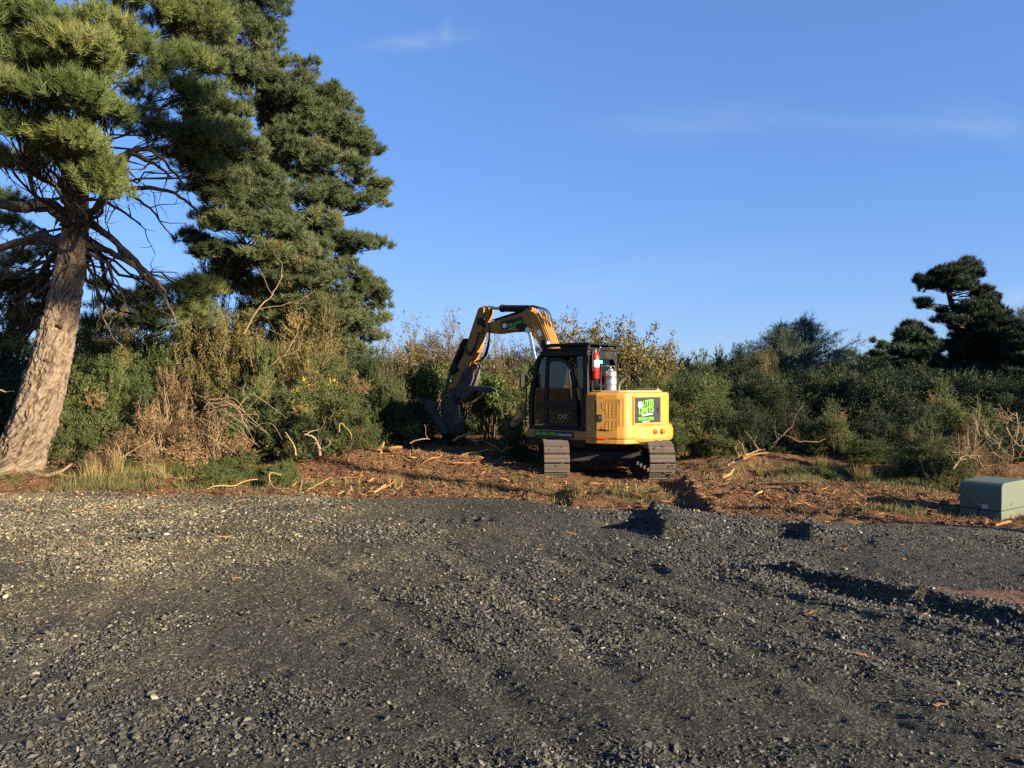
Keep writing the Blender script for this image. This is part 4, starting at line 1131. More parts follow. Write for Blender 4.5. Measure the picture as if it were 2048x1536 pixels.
# ------------------------------------------------------------------ the two big pines on the left
pine('big leaning pine with furrowed sunlit trunk at the edge of the gravel', [(30, 968, 14.4), (40, 925, 14.5), (72, 830, 14.5), (104, 710, 14.5), (126, 610, 14.5), (144, 510, 14.5), (153, 430, 14.5), (156, 350, 14.6), (165, 240, 14.8), (205, 110, 15), (245, -30, 15.2), (275, -200, 15.4)],
     [.66, .46, .385, .335, .285, .245, .215, .18, .155, .125, .10, .05],
     [(60, 50, 10.5, 75, 40), (150, 95, 10.5, 70, 32), (205, 55, 11, 50, 30), (20, 175, 10.5, 60, 30), (130, 190, 10.5, 70, 28), (180, 135, 11, 50, 28), (50, 255, 11, 60, 26), (150, 275, 11, 62, 22), (205, 225, 11.5, 42, 25), (195, 345, 11.5, 42, 24), (222, 378, 11.5, 26, 14), (110, 305, 11.5, 50, 18), (25, 320, 12, 45, 16), (70, 120, 10.5, 50, 28), (10, 90, 10.5, 40, 40),
      (300, 20, 14.5, 90, 50), (400, 40, 15, 70, 50), (280, 110, 14, 70, 40), (370, 120, 15, 70, 40), (330, 180, 14.5, 70, 33), (415, 190, 15.5, 55, 40), (295, 240, 14.5, 40, 20), (365, 265, 15, 62, 32), (230, -60, 14, 120, 40), (60, -70, 13, 100, 50), (420, 270, 15.5, 45, 35), (400, 335, 15.8, 30, 22),
      (15, 450, 16.3, 45, 18), (60, 560, 16.8, 60, 26), (10, 610, 17, 60, 36), (100, 650, 17.3, 45, 28), (30, 690, 17.5, 60, 26), (235, 610, 16.8, 40, 18),
      (400, 575, 16, 55, 22), (345, 595, 16.3, 80, 28), (315, 630, 16, 55, 22), (390, 625, 16.5, 45, 22), (20, 520, 17, 45, 22), (70, 505, 17.4, 35, 18), (90, 585, 17.5, 40, 24), (30, 575, 17.5, 50, 26), (10, 650, 17.8, 50, 30), (75, 625, 17.6, 40, 26), (-40, 560, 17, 60, 40), (350, 298, 15.5, 38, 18), (385, 328, 15.8, 30, 18), (330, 262, 15, 40, 18), (215, 572, 17.2, 30, 16), (262, 602, 17.6, 36, 18), (205, 645, 17.6, 36, 20), (285, 648, 17.6, 40, 18), (5, 395, 15.5, 40, 14), (40, 440, 16, 30, 10)],
     TU_N, M_PINE, clr=.27, ntuft=13, dens=105, fancy=True, tint0=.52,
     limbs=[([(152, 440, 14.5), (95, 402, 14.2), (30, 408, 13.8), (-60, 385, 13.5)], .15, .07), ([(145, 480, 14.5), (70, 468, 14.8), (0, 490, 15), (-60, 480, 15)], .11, .05),
            ([(160, 440, 14.4), (200, 398, 14), (236, 345, 13.6), (262, 296, 13.4), (300, 292, 13.5), (332, 318, 13.8), (372, 372, 14.3)], .075, .018), ([(172, 425, 14.5), (205, 458, 14.4), (255, 500, 14.3), (290, 535, 14.3), (330, 575, 14.6)], .075, .03),
            ([(165, 480, 14.5), (220, 497, 14.6), (275, 530, 14.8), (330, 590, 15.2), (350, 640, 15.4)], .07, .025), ([(170, 435, 14.6), (225, 470, 15), (262, 520, 15.2), (300, 560, 15.4)], .06, .025),
            ([(250, 374, 15), (300, 369, 15), (350, 380, 15.2), (395, 415, 15.5)], .05, .025), ([(206, 398, 14.3), (240, 413, 14.4), (282, 443, 14.5)], .035, .015), ([(258, 378, 15), (300, 410, 15), (345, 465, 15)], .035, .01),
            ([(248, 300, 14.5), (253, 355, 14.6), (256, 376, 15)], .04, .03), ([(270, 300, 14.2), (310, 322, 14.4), (345, 350, 14.6)], .045, .015), ([(60, 300, 13.5), (62, 360, 13.8), (75, 410, 14)], .045, .03),
            ([(152, 520, 14.5), (100, 560, 14.9), (40, 600, 15.2)], .05, .02), ([(160, 510, 14.5), (190, 550, 14.8), (200, 610, 15), (215, 650, 15)], .04, .015), ([(175, 500, 14.5), (215, 520, 14.3), (240, 570, 14.3)], .035, .012),
            ([(140, 330, 14.6), (90, 305, 14.1), (50, 305, 13.8), (10, 330, 13.6)], .05, .02), ([(150, 390, 14.5), (120, 350, 14.0), (80, 320, 13.6)], .04, .02)], limb_mat=M_BARK)

_lp = [o for o in bpy.data.objects if o.name.startswith('pine_tree')][0]
for (u, v, Y, dx, r) in ((62, 714, 14.35, -.11, .035), (92, 716, 14.17, .0, .03), (118, 646, 14.22, .03, .035)):
    q = P(u, v, Y) - Vector(_lp.location)
    MB().tube([q + Vector((-dx * .3, .12, -.01)), q + Vector((0, .02, .0)), q + Vector((dx * .5, -.02, .02)), q + Vector((dx * .8, -.03, .03))], [r * 1.5, r * 1.2, r, r * .6], 9).build('branch_stub', M_PBARK, _lp)

pine('tall dense blue green pine towering behind the leaning pine', [(600, 900, 20), (592, 700, 20), (575, 500, 20), (545, 300, 19.8), (510, 60, 19.6), (490, -180, 19.5)], [.34, .30, .26, .22, .16, .08],
     [(435, 235, 17, 65, 45), (475, 300, 17, 65, 42), (500, 360, 17.3, 62, 42), (520, 410, 17.5, 58, 40), (465, 375, 17, 52, 38), (445, 315, 17, 42, 33), (540, 455, 17.5, 65, 38), (490, 440, 17.4, 50, 32), (560, 510, 17.5, 75, 36), (615, 500, 18, 50, 33), (600, 552, 18, 85, 32), (520, 530, 18, 55, 24), (385, 478, 18.5, 42, 20), (435, 500, 18.5, 55, 22), (470, 520, 18.6, 50, 18),
      (480, 60, 18.5, 85, 60), (525, 0, 18.5, 48, 60), (460, 140, 18, 75, 50), (525, 130, 18.5, 52, 55), (555, 195, 18.5, 75, 48), (615, 195, 19, 75, 48), (675, 212, 19.5, 45, 40), (605, 128, 20, 36, 16), (640, 260, 19, 85, 52), (700, 285, 19.5, 55, 42), (590, 300, 18.5, 75, 48), (735, 305, 20, 30, 30), (660, 340, 19, 85, 42), (735, 367, 20, 42, 20), (620, 390, 19, 75, 33), (695, 405, 19.5, 52, 18), (640, 440, 19, 55, 26), (695, 478, 19.5, 72, 22), (748, 482, 20, 30, 14), (690, 545, 19.5, 65, 28), (735, 575, 19.5, 40, 32), (660, 600, 19, 65, 33), (738, 630, 19.5, 45, 20), (695, 640, 19, 65, 22), (620, 620, 18.5, 65, 32), (560, 590, 18.5, 55, 28), (400, 60, 18.8, 60, 60), (420, -40, 18.5, 100, 60), (400, 298, 16.5, 48, 33), (428, 350, 16.5, 42, 33), (442, 398, 16.8, 42, 33), (455, 440, 17, 42, 28), (720, 670, 19.5, 55, 22), (650, 670, 19, 55, 28), (600, 650, 18.5, 50, 28), (580, 690, 19, 65, 28), (685, 695, 19.2, 65, 22), (500, 575, 18.6, 45, 26), (540, 630, 18.7, 55, 28), (762, 600, 20, 18, 16), (415, 440, 17, 30, 20), (425, 500, 17.5, 38, 20), (400, 380, 16.8, 30, 22), (450, 545, 18.8, 45, 20), (748, 395, 20, 30, 16), (762, 486, 20, 22, 12), (752, 575, 20, 22, 14), (760, 632, 20, 18, 8), (660, 400, 19.8, 60, 30), (600, 460, 19.5, 60, 35), (660, 500, 20, 60, 30), (580, 240, 19.5, 60, 40), (540, 330, 19.2, 50, 40), (620, 560, 19.8, 60, 35), (720, 600, 20.3, 40, 30)],
     TU_M, M_PINE2, clr=.22, ntuft=16, dens=58, tint0=.48, upbias=.45)

# ------------------------------------------------------------------ pines and spruces on the right
def ragged(rows, Y, k, ru=13, rv=6):
    """many small pads spread through a crown given as rows (v, left, right)"""
    out = []; w = [r[2] - r[1] for r in rows]
    for _ in range(k):
        v, a, b_ = random.choices(rows, w)[0]
        out.append((random.uniform(a + ru * .6, b_ - ru * .6), v + random.uniform(-6, 6), Y + random.uniform(-1, 1) * min(1.6, (b_ - a) * .012), ru * random.uniform(.55, 1.25), rv * random.uniform(.6, 1.25)))
    return out
TU_R = tuft_tmpl(20, .17, .020)
RP = dict(clr=.17, ntuft=8, dens=12, twigs=True)
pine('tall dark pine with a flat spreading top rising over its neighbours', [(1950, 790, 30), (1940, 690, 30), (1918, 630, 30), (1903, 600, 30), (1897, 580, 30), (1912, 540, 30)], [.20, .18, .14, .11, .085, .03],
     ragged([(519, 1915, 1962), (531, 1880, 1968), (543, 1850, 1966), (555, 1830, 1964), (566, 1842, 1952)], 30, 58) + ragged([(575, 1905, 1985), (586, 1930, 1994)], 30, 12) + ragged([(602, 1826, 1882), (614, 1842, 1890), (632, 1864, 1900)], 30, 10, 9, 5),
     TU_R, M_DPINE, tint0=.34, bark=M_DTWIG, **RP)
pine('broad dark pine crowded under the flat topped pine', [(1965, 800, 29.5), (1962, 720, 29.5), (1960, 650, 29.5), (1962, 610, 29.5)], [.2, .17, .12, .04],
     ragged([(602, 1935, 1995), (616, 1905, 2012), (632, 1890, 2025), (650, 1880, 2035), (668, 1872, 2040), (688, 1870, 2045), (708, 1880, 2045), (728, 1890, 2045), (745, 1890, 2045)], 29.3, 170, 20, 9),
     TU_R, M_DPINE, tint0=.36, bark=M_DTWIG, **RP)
pine('dark bushy pine left of the flat topped pine', [(1835, 800, 28.5), (1832, 720, 28.5), (1826, 660, 28.5)], [.16, .12, .04],
     ragged([(652, 1808, 1842), (664, 1796, 1862), (680, 1784, 1880), (698, 1780, 1886), (716, 1788, 1886), (734, 1796, 1890), (748, 1800, 1890)], 28.5, 100, 17, 8),
     TU_R, M_DPINE, tint0=.46, bark=M_DTWIG, **RP)
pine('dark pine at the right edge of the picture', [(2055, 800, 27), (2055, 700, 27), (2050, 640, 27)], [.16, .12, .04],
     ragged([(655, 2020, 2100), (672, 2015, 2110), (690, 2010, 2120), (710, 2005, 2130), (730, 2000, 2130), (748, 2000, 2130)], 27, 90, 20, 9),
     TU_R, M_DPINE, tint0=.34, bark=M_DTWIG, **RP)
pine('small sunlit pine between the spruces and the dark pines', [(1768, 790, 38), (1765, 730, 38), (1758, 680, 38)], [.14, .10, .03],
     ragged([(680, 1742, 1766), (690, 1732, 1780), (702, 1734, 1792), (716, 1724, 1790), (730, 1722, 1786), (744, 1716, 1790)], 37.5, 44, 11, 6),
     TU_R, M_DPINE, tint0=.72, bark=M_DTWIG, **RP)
pine('hazy distant pine just right of the spruces', [(1690, 770, 75), (1690, 720, 75), (1690, 698, 75)], [.2, .16, .06],
     [(1690, 702, 75, 13, 7), (1678, 712, 75, 14, 8), (1702, 713, 75, 13, 8), (1688, 726, 75, 22, 9)],
     TU_F, M_SPRUCE, clr=.7, ntuft=16, dens=10, tint0=.45)
for (X_, Y_, h_, w_) in ((18.2, 14.6, 6.5, 2.0), (20.5, 17.8, 7.5, 2.4), (24.5, 18.8, 8.5, 2.6), (26.5, 23.5, 9, 3.0)):
    uu = X_ / Y_ * FPX + 1024; pv_ = lambda z: 765 - (z - EYE) / Y_ * FPX; kx = FPX / Y_
    pine('dark pine standing outside the right edge of the view', [(uu, pv_(0), Y_), (uu, pv_(h_ * .5), Y_), (uu, pv_(h_), Y_)], [.25, .18, .05],
         [(uu + math.cos(a_) * w_ * kx * .45, pv_(h_ * t_), Y_ + math.sin(a_) * w_ * .45, w_ * kx * .45 * (1.1 - t_ * .5), kx * .5) for t_ in (.22, .4, .58, .75, .92) for a_ in (.4 + t_ * 9, 2.4 + t_ * 9, 4.5 + t_ * 9)],
         TU_F, M_DPINE, clr=.45, ntuft=9, dens=kx * kx * .075, tint0=.3, group='pines outside the right edge', twigs=False)

_c = Vector((-7.6, 14.9, 5.3)) + sun_dir * 32
_b = Vector((_c.x + .55 * 2.2, _c.y + .84 * 2.2, 0))
pine('very tall pine standing behind the camera to the right', [tuple(_b), (_b.x, _b.y, 7), (_c.x, _c.y, _c.z + 1.5)], [.14, .12, .05], [], TU_F, M_DPINE, clr=.5, ntuft=10, tint0=.3, twigs=False,
     wpads=[(_c.x + random.uniform(-1.0, 1.0), _c.y + random.uniform(-1.6, 1.6), _c.z + z_, 1.5, .55, 26) for z_ in np.linspace(-1.9, 1.0, 8)])

def spruce(label, u, vtop, Y, hw, seed_tiers=13, group=None):
    b_ = P(u, 790, Y); b_.z = 0; top = P(u, vtop, Y).z; k = Y / FPX
    root = empty('spruce_tree', b_, label, 'spruce tree', group)
    MB().tube([(0, 0, 0), (0, 0, top * .6), (0, 0, top)], [.14, .09, .01], 8).build('trunk', M_BARK, root)
    pos, ax, sc_, ti = [], [], [], []; lb = MB()
    for i in range(seed_tiers):
        t = i / (seed_tiers - 1); z = top * (.35 + .63 * t); R = hw * k * (1 - t) ** 1.0 * (1 + .25 * math.sin(i * 2.1)) + .05
        for a in np.linspace(0, 2 * math.pi, 9, endpoint=False) + rng.uniform(0, 6):
            Rr = R * rng.uniform(.65, 1.1)
            d = np.array([math.cos(a), math.sin(a), .28 + .35 * t]); e_ = np.array([0, 0, z]) + d * Rr
            lb.tube([(0, 0, z), tuple(e_)], [.022, .006], 4, False)
            n_ = int(10 + 16 * Rr)
            s = rng.uniform(.15, 1, n_)
            p = np.array([0, 0, z]) + d[None] * (s * Rr)[:, None]
            off = rng.normal(0, .10, (n_, 3)); off[:, 2] -= .06
            pos.append(p + off); ax.append(unit(d[None] * .8 + rng.normal(0, .45, (n_, 3)) + np.array([[0, 0, .1]]))); sc_.append(rng.uniform(.35, .75, n_)); ti.append(np.clip(.45 + rng.normal(0, .15, n_), 0, 1))
    lb.build('branches', M_BARK, root)
    pos.append(np.array([[0, 0, top - .1 * j] for j in range(5)])); ax.append(np.array([[0, 0, 1.]] * 5)); sc_.append(np.full(5, .8)); ti.append(np.full(5, .6))
    v, f, t = place(TU_SP, np.concatenate(pos), np.concatenate(ax), np.concatenate(sc_), np.concatenate(ti))
    mesh_obj('crown', v, [f], M_SPRUCE, root, tint=t)
TU_SP = sprig_tmpl(40, .55, .10, .02, 6, 3)
spruce('pale blue green spruce with a pointed top, taller of the pair', 1610, 634, 33, 135)
spruce('pale blue green spruce with a blunt top, left of the pointed one', 1562, 648, 32, 120)
spruce('spruce with drooping pale sprays at the right edge behind the dark pines', 2046, 618, 36, 85)

# ------------------------------------------------------------------ shrubs
SP = sprig_tmpl(62, .36, .055, .0155, 8, 4)
SPL = sprig_tmpl(34, .36, .055, .014, 6, 3)
def bush_mesh(name, r, h, ns, mat, twig, tm, flat=.55, twn=40, up=.8, tint0=.45, clump=9, extra=None):
    """unit bush: spiny shoots through a lumpy dome, clumped, over dark stems; returns (foliage, stems) meshes"""
    clump = int(clump * 2.6)
    cl = dirs(clump, -.05) * np.array([[r * .84, r * .84, h * .84]]) * rng.uniform(.35, 1.05, (clump, 1)) ** .6; cl[:, 2] = np.abs(cl[:, 2]) + h * .05
    rad = rng.uniform(.11, .24, clump)
    which = rng.integers(0, clump, ns)
    d = dirs(ns, -.6); s = rng.uniform(.05, 1, ns) ** .6
    pos = cl[which] + d * (rad[which] * s)[:, None] * np.array([[r, r, r * 1.1]])
    pos[:, 2] = np.abs(pos[:, 2])
    ax = unit(d * .9 + unit(cl[which]) * .5 + np.array([[0, 0, up * .8]]) + rng.normal(0, .2, (ns, 3)))
    ti = np.clip(tint0 + rng.normal(0, .13, clump)[which] + rng.normal(0, .08, ns) + .5 * (rng.uniform(0, 1, clump) < .04)[which], 0, 1)
    v, f, t = place(tm, pos, ax, rng.uniform(.6, 1.15, ns), ti)
    o = mesh_obj(name, v, [f], mat, None, tint=t)
    st = MB()
    for q in pos[rng.integers(0, ns, twn)]:
        st.tube(wobble((q[0] * .15, q[1] * .15, 0), q, 4, .16), [.022, .018, .014, .010, .004], 4, False)
    s_ = st.build('stems', twig)
    me, ms = o.data, s_.data
    zs = np.sort(v[:, 2]); hs_ = h / zs[int(len(zs) * .996)]
    for q in (me, ms): q.transform(Matrix.Diagonal((1, 1, hs_, 1)))
    bpy.data.objects.remove(o); bpy.data.objects.remove(s_)
    return dict(r=r, h=h, parts=[('foliage', me), ('stems', ms)])

def deciduous_mesh(r, h, nstem, leaf_mat, leaf_n, tm, twig, depth=3, tint0=.5, fluff=0, leaf_from=.35):
    """upright stems that fork into twigs, with loose leaves"""
    st = MB(); tips = []
    def grow(p, d, L, rad, dep):
        q = p + d * L
        st.tube(wobble(p, q, 3, .10), [rad, rad * .85, rad * .72, rad * .6], 4 if dep else 5, False)
        if dep >= 1: tips.append((p.lerp(q, random.uniform(.3, 1)), d))
        tips.append((q, d))
        if dep < depth:
            for _ in range(random.choice((2, 3, 3, 4))):
                nd = (d + Vector((random.gauss(0, .42), random.gauss(0, .42), random.gauss(.12, .28)))).normalized()
                grow(p.lerp(q, random.uniform(.45, 1)), nd, L * random.uniform(.5, .78), rad * .55, dep + 1)
    for _ in range(nstem):
        a = random.uniform(0, 2 * math.pi); rr = r * .3 * random.random()
        d = Vector((math.cos(a) * .28 * random.random(), math.sin(a) * .28 * random.random(), 1)).normalized()
        d = (d + Vector((math.cos(a), math.sin(a), 0)) * r / h * random.uniform(.1, .75)).normalized()
        grow(Vector((math.cos(a) * rr, math.sin(a) * rr, 0)), d, h * random.uniform(.30, .44), random.uniform(.014, .028), 0)
    zt = sorted(t[0].z for t in tips)[int(len(tips) * .985)]; sc_ = h / zt
    st.v = [(x, y, z * sc_) for x, y, z in st.v]
    pts = np.array([t[0][:] for t in tips]) * np.array([[1, 1, sc_]])
    hi = pts[pts[:, 2] > h * leaf_from]
    pk = hi[rng.integers(0, len(hi), leaf_n)] + rng.normal(0, .06, (leaf_n, 3))
    parts = []
    s_ = st.build('stems', twig); parts.append(('stems', s_.data)); bpy.data.objects.remove(s_)
    v, f, t = place(tm, pk, rng.normal(size=(leaf_n, 3)), rng.uniform(.6, 1.2, leaf_n), np.clip(tint0 + rng.normal(0, .22, leaf_n), 0, 1))
    mi = np.zeros(len(f), int)
    if fluff:
        pk = hi[rng.integers(0, len(hi), fluff)] + rng.normal(0, .05, (fluff, 3))
        v2, f2, t2 = place(leaf_tmpl(5, .05, .045), pk, rng.normal(size=(fluff, 3)), rng.uniform(.6, 1.2, fluff), rng.uniform(0, 1, fluff))
        f = np.concatenate([f, f2 + len(v)]); v = np.concatenate([v, v2]); t = np.concatenate([t, t2]); mi = np.concatenate([mi, np.ones(len(f2), int)])
    o = mesh_obj('foliage', v, [f], None, None, tint=t, mats=[leaf_mat, M_FLUFF], matidx=mi); parts.insert(0, ('foliage', o.data)); bpy.data.objects.remove(o)
    return dict(r=r, h=h, parts=parts)

LF = leaf_tmpl(6, .10, .075); LFS = leaf_tmpl(3, .09, .06)
K = {
    'low': bush_mesh('low', .6, .8, 330, M_GORSE, M_TWIG, SP, twn=24, up=1.2, tint0=.55),
    'g1': bush_mesh('g1', 1.0, 1.6, 950, M_GORSE, M_TWIG, SP, twn=50, clump=14),
    'g2': bush_mesh('g2', 1.0, 1.6, 950, M_GORSE, M_TWIG, SP, twn=50, up=.5, clump=17, tint0=.55),
    'g3': bush_mesh('g3', 1.5, 2.4, 1700, M_GORSE, M_DTWIG, SP, twn=80, up=.6, clump=24, tint0=.38),
    'g4': bush_mesh('g4', 1.5, 2.4, 1700, M_GORSE, M_DTWIG, SP, twn=80, up=.5, clump=28, tint0=.42),
    'g5_shaded': bush_mesh('g5_shaded', 1.5, 2.4, 1700, M_DARK_SHADED_GORSE, M_DTWIG, SP, twn=80, up=.5, clump=26, tint0=.40),  # this kind and the next carry painted shade for the dark bushes
    'g6_shaded': bush_mesh('g6_shaded', 1.5, 2.4, 1500, M_DARK_SHADED_GORSE, M_DTWIG, SP, twn=110, up=.7, clump=20, tint0=.48),
    'up': bush_mesh('up', .7, 1.9, 800, M_GORSE, M_TWIGP, SP, twn=40, up=2.2, clump=9, tint0=.5),
    'olive': bush_mesh('olive', 1.4, 2.6, 2100, M_GORSE2, M_TWIG, SPL, twn=110, up=.7, clump=24, tint0=.5),
    'dead': bush_mesh('dead', .9, 1.1, 430, M_DEAD, M_TWIGP, SPL, twn=120, up=.6, clump=12, tint0=.55),
    'bare': deciduous_mesh(1.1, 2.8, 12, M_LEAFY, 330, LFS, M_TWIG, 3, .30, fluff=260),
    'bare2': deciduous_mesh(1.2, 2.8, 14, M_LEAFY, 800, LFS, M_TWIG, 3, .4, fluff=140),
    'yel': deciduous_mesh(1.3, 2.8, 18, M_LEAFY, 2300, LF, M_TWIG, 3, .55, leaf_from=.2),
    'yel2': deciduous_mesh(1.3, 2.8, 18, M_LEAFY, 2300, LF, M_TWIG, 3, .48, leaf_from=.2),
    'green': deciduous_mesh(1.0, 1.8, 14, M_LEAF, 1500, LF, M_TWIG, 3, .55, leaf_from=.08),
}
SHARE = {}
def shrub(kind, u, vtop, Y, hw, label, cat='gorse bush', name='gorse_bush', group=None, rz=None):
    q = K[kind]; x = (u - 1024) / FPX * Y; z0 = float(H(x, Y)) - .03
    sz = (EYE - (vtop - 765) / FPX * Y - z0) / q['h'] / 1.02; sx = hw / FPX * Y / q['r'] / .92
    root = empty(name, (x, Y, z0), label, cat, group, random.uniform(0, 6.28) if rz is None else rz)
    for nm, me in q['parts']:
        o = bpy.data.objects.new(nm, me); COL.objects.link(o); o.parent = root
    root.scale = (sx, sx, sz)
    return root
D = dict(cat='shrub', name='leafy_shrub'); DD = dict(cat='dead bush', name='dead_bush'); SC = dict(cat='scrub bush', name='scrub_bush'); BS = dict(cat='shrub', name='twiggy_shrub')
S = [
    ('g3', 180, 655, 17.2, 110, 'tall dark gorse bush right behind the leaning pine trunk', {}),
    ('up', 245, 690, 16.2, 60, 'feathery upright gorse between the leaning trunk and the tan dead bush', {}),
    ('g2', 165, 740, 15.6, 75, 'mid height gorse beside the leaning trunk, mixed with brown shoots', {}),
    ('g1', 130, 812, 15.0, 60, 'low dark gorse at the foot of the leaning pine', {}),
    ('g4', 340, 610, 18.4, 115, 'large shaded gorse under the low pine branches', {}),
    ('olive', 250, 590, 19.5, 115, 'shaded olive scrub showing sky through its top, behind the leaning pine', SC),
    ('dead', 345, 730, 15.2, 75, 'tall tan dead bush in front of the shaded gorse', DD),
    ('dead', 420, 812, 14.6, 85, 'sprawling tan dead bush with curled stems', DD),
    ('dead', 255, 850, 14.2, 75, 'low tan dead brush beside the pine foot', DD),
    ('dead', 330, 830, 14.4, 60, 'middle clump of tan dead brush', DD),
    ('olive', 435, 500, 18.6, 100, 'tall olive scrub below the blue green pine, left of the bare leaning stick', SC),
    ('olive', 545, 535, 18.7, 105, 'tall olive scrub crossed by a bare leaning stick', SC),
    ('olive', 625, 590, 18.0, 92, 'twiggy olive scrub under the right side of the blue green pine', SC),
    ('up', 515, 668, 16.2, 42, 'dense column shaped gorse, tallest of the front row', {}),
    ('g1', 480, 770, 15.6, 65, 'green gorse behind the sprawling dead bush', {}),
    ('g2', 575, 770, 15.4, 62, 'green gorse between the column shaped gorse and the flowering one', {}),
    ('g2', 655, 708, 16.0, 85, 'gorse bush dotted with yellow flowers', {}),
    ('g1', 705, 785, 15.3, 55, 'green gorse just right of and below the flowering one', {}),
    ('g1', 620, 815, 14.9, 50, 'low gorse above the heap of torn wood', {}),
    ('g3', 765, 690, 17.2, 48, 'dark narrow gorse at the right end of the flowering row', {}),
    ('bare2', 790, 645, 19.4, 60, 'brown twiggy shrub at the foot of the blue green pine', BS),
    ('bare', 865, 612, 20.0, 62, 'tall nearly leafless shrub with pale seed heads, left of the boom', BS),
    ('bare', 925, 640, 20.4, 60, 'leafless shrub with pale seed heads touching the boom', BS),
    ('olive', 840, 668, 20.6, 75, 'olive scrub behind the leafless shrubs', SC),
    ('green', 850, 725, 18.4, 55, 'bright green leafy shrub left of the bucket', D),
    ('bare2', 985, 665, 19.6, 62, 'pale seeded brown shrub framed under the boom', BS),
    ('bare', 1050, 660, 20.4, 50, 'twiggy seeded shrub close against the raised boom', BS),
    ('g4', 1000, 700, 20.8, 75, 'dark gorse in back of the shrubs framed under the boom', {}),
    ('green', 975, 745, 18.0, 55, 'bright green leafy shrub right of the bucket', D),
    ('g2', 1045, 725, 17.6, 52, 'gorse bush close to the cab mirror', {}),
    ('g1', 1035, 835, 16.4, 42, 'low gorse beside the front of the left track', {}),
    ('g5_shaded', 832, 778, 17.7, 48, 'dark gorse in the shadow behind the dark log', {}),
    ('g1', 800, 815, 17.0, 40, 'low dark gorse left of the dark log', {}),
    ('green', 920, 835, 17.6, 40, 'low leafy shrub behind the bucket', D),
    ('yel', 1145, 632, 20.2, 68, 'yellowing leafy shrub above the cab roof', D),
    ('yel2', 1225, 640, 20.4, 72, 'yellowing leafy shrub above the rear of the cab', D),
    ('yel', 1300, 668, 20.6, 62, 'smaller yellowing shrub right of the cab', D),
    ('g4', 1180, 690, 19.4, 80, 'gorse seen through the cab windows', {}),
    ('g3', 1300, 735, 18.4, 70, 'gorse mound directly behind the engine hood', {}),
    ('g3', 1390, 700, 18.8, 80, 'largest green gorse mound right of the excavator', {}),
    ('g2', 1405, 785, 17.2, 62, 'gorse at the front of the largest mound', {}),
    ('g1', 1345, 835, 16.6, 48, 'low gorse right beside the counterweight', {}),
    ('g2', 1440, 850, 16.2, 45, 'low gorse with bare stems at the edge of the dug soil', {}),
    ('g6_shaded', 1470, 682, 23.5, 72, 'dark gorse on the skyline left of the spruces', {}),
    ('olive', 1525, 690, 24.5, 48, 'olive skyline bush touching the left spruce', SC),
    ('g6_shaded', 1530, 752, 20.5, 62, 'sunlit topped gorse below the left spruce', {}),
    ('g5_shaded', 1610, 737, 21.5, 66, 'dark gorse below the pointed spruce', {}),
    ('g2', 1675, 720, 22.0, 55, 'yellowish topped gorse below the hazy pine', {}),
    ('g6_shaded', 1735, 737, 21.0, 66, 'dark gorse below the small sunlit pine', {}),
    ('g5_shaded', 1800, 750, 21.5, 70, 'dark gorse below the bushy dark pine', {}),
    ('g6_shaded', 1880, 744, 22.0, 76, 'dark gorse below the flat topped pine', {}),
    ('g5_shaded', 1965, 740, 21.0, 78, 'dark gorse below the broad dark pine', {}),
    ('g6_shaded', 2050, 744, 20.0, 80, 'dark gorse cut off by the right edge of the picture', {}),
    ('g5_shaded', 1500, 792, 16.6, 62, 'shaded gorse right of the largest mound', {}),
    ('g6_shaded', 1580, 792, 17.0, 62, 'shaded gorse behind the drooping dead twigs', {}),
    ('g2', 1665, 793, 16.0, 48, 'gorse with a lit crown in front of the dark middle thicket', {}),
    ('g5_shaded', 1750, 815, 16.6, 68, 'blackish gorse at the darkest part of the thicket', {}),
    ('g6_shaded', 1830, 797, 16.6, 68, 'dark gorse left of the lit gorse with pale tips', {}),
    ('g2', 1885, 753, 17.2, 48, 'lit gorse with pale tips standing out of the dark thicket', {}),
    ('g2', 1968, 800, 16.2, 45, 'yellow green gorse above the dead branches', {}),
    ('g6_shaded', 2035, 785, 17.5, 60, 'dark gorse behind the dead branches', {}),
    ('g1', 1545, 868, 16.6, 52, 'low gorse above the grassy bank', {}),
    ('g1', 1625, 880, 16.4, 46, 'sparse low gorse under the drooping dead twigs', {}),
    ('g1', 1745, 875, 15.6, 58, 'low spreading gorse with pale tips on the grassy bank', {}),
    ('g2', 1852, 832, 14.2, 42, 'bright lit gorse topmost of the clump by the green box', {}),
    ('g2', 1898, 868, 13.2, 46, 'round bright gorse nearest the green box', {}),
    ('g1', 1838, 885, 13.6, 45, 'shaded gorse at the left foot of the bright clump', {}),
    ('g6_shaded', 2030, 838, 15.6, 60, 'dark gorse low at the right edge behind the pale dead limbs', {}),
    ('g5_shaded', 1958, 848, 15.2, 48, 'dark low gorse between the bright clump and the pale dead limbs', {}),
    ('dead', 2012, 900, 11.9, 42, 'drooping brown dead bush behind the green box', DD),
    ('dead', 1930, 838, 14.6, 40, 'brown dead sprays above the bright gorse clump', DD),
    ('dead', 1580, 838, 17.0, 26, 'drooping brown dead twigs hanging from the thicket', DD),
]
for kind, u, v, Y, hw, lab, kw in S:
    o = shrub(kind, u, v, Y, hw, lab, **kw)
    if 'yellow flowers' in lab:
        pk = dirs(260, -.1); pk = pk * np.array([[.95, .95, 1.5]]) * rng.uniform(.82, 1.06, (260, 1))
        pk = pk[(fbm(pk[:, 0] * 2.2, pk[:, 2] * 2.2 + pk[:, 1], 31, 2) > .17)]
        v_, f_, t_ = place(leaf_tmpl(7, .05, .045), pk, rng.normal(size=(len(pk), 3)), np.ones(len(pk)), rng.uniform(0, 1, len(pk)))
        fo = mesh_obj('flowers', v_, [f_], M_FLOWER, o, tint=t_)
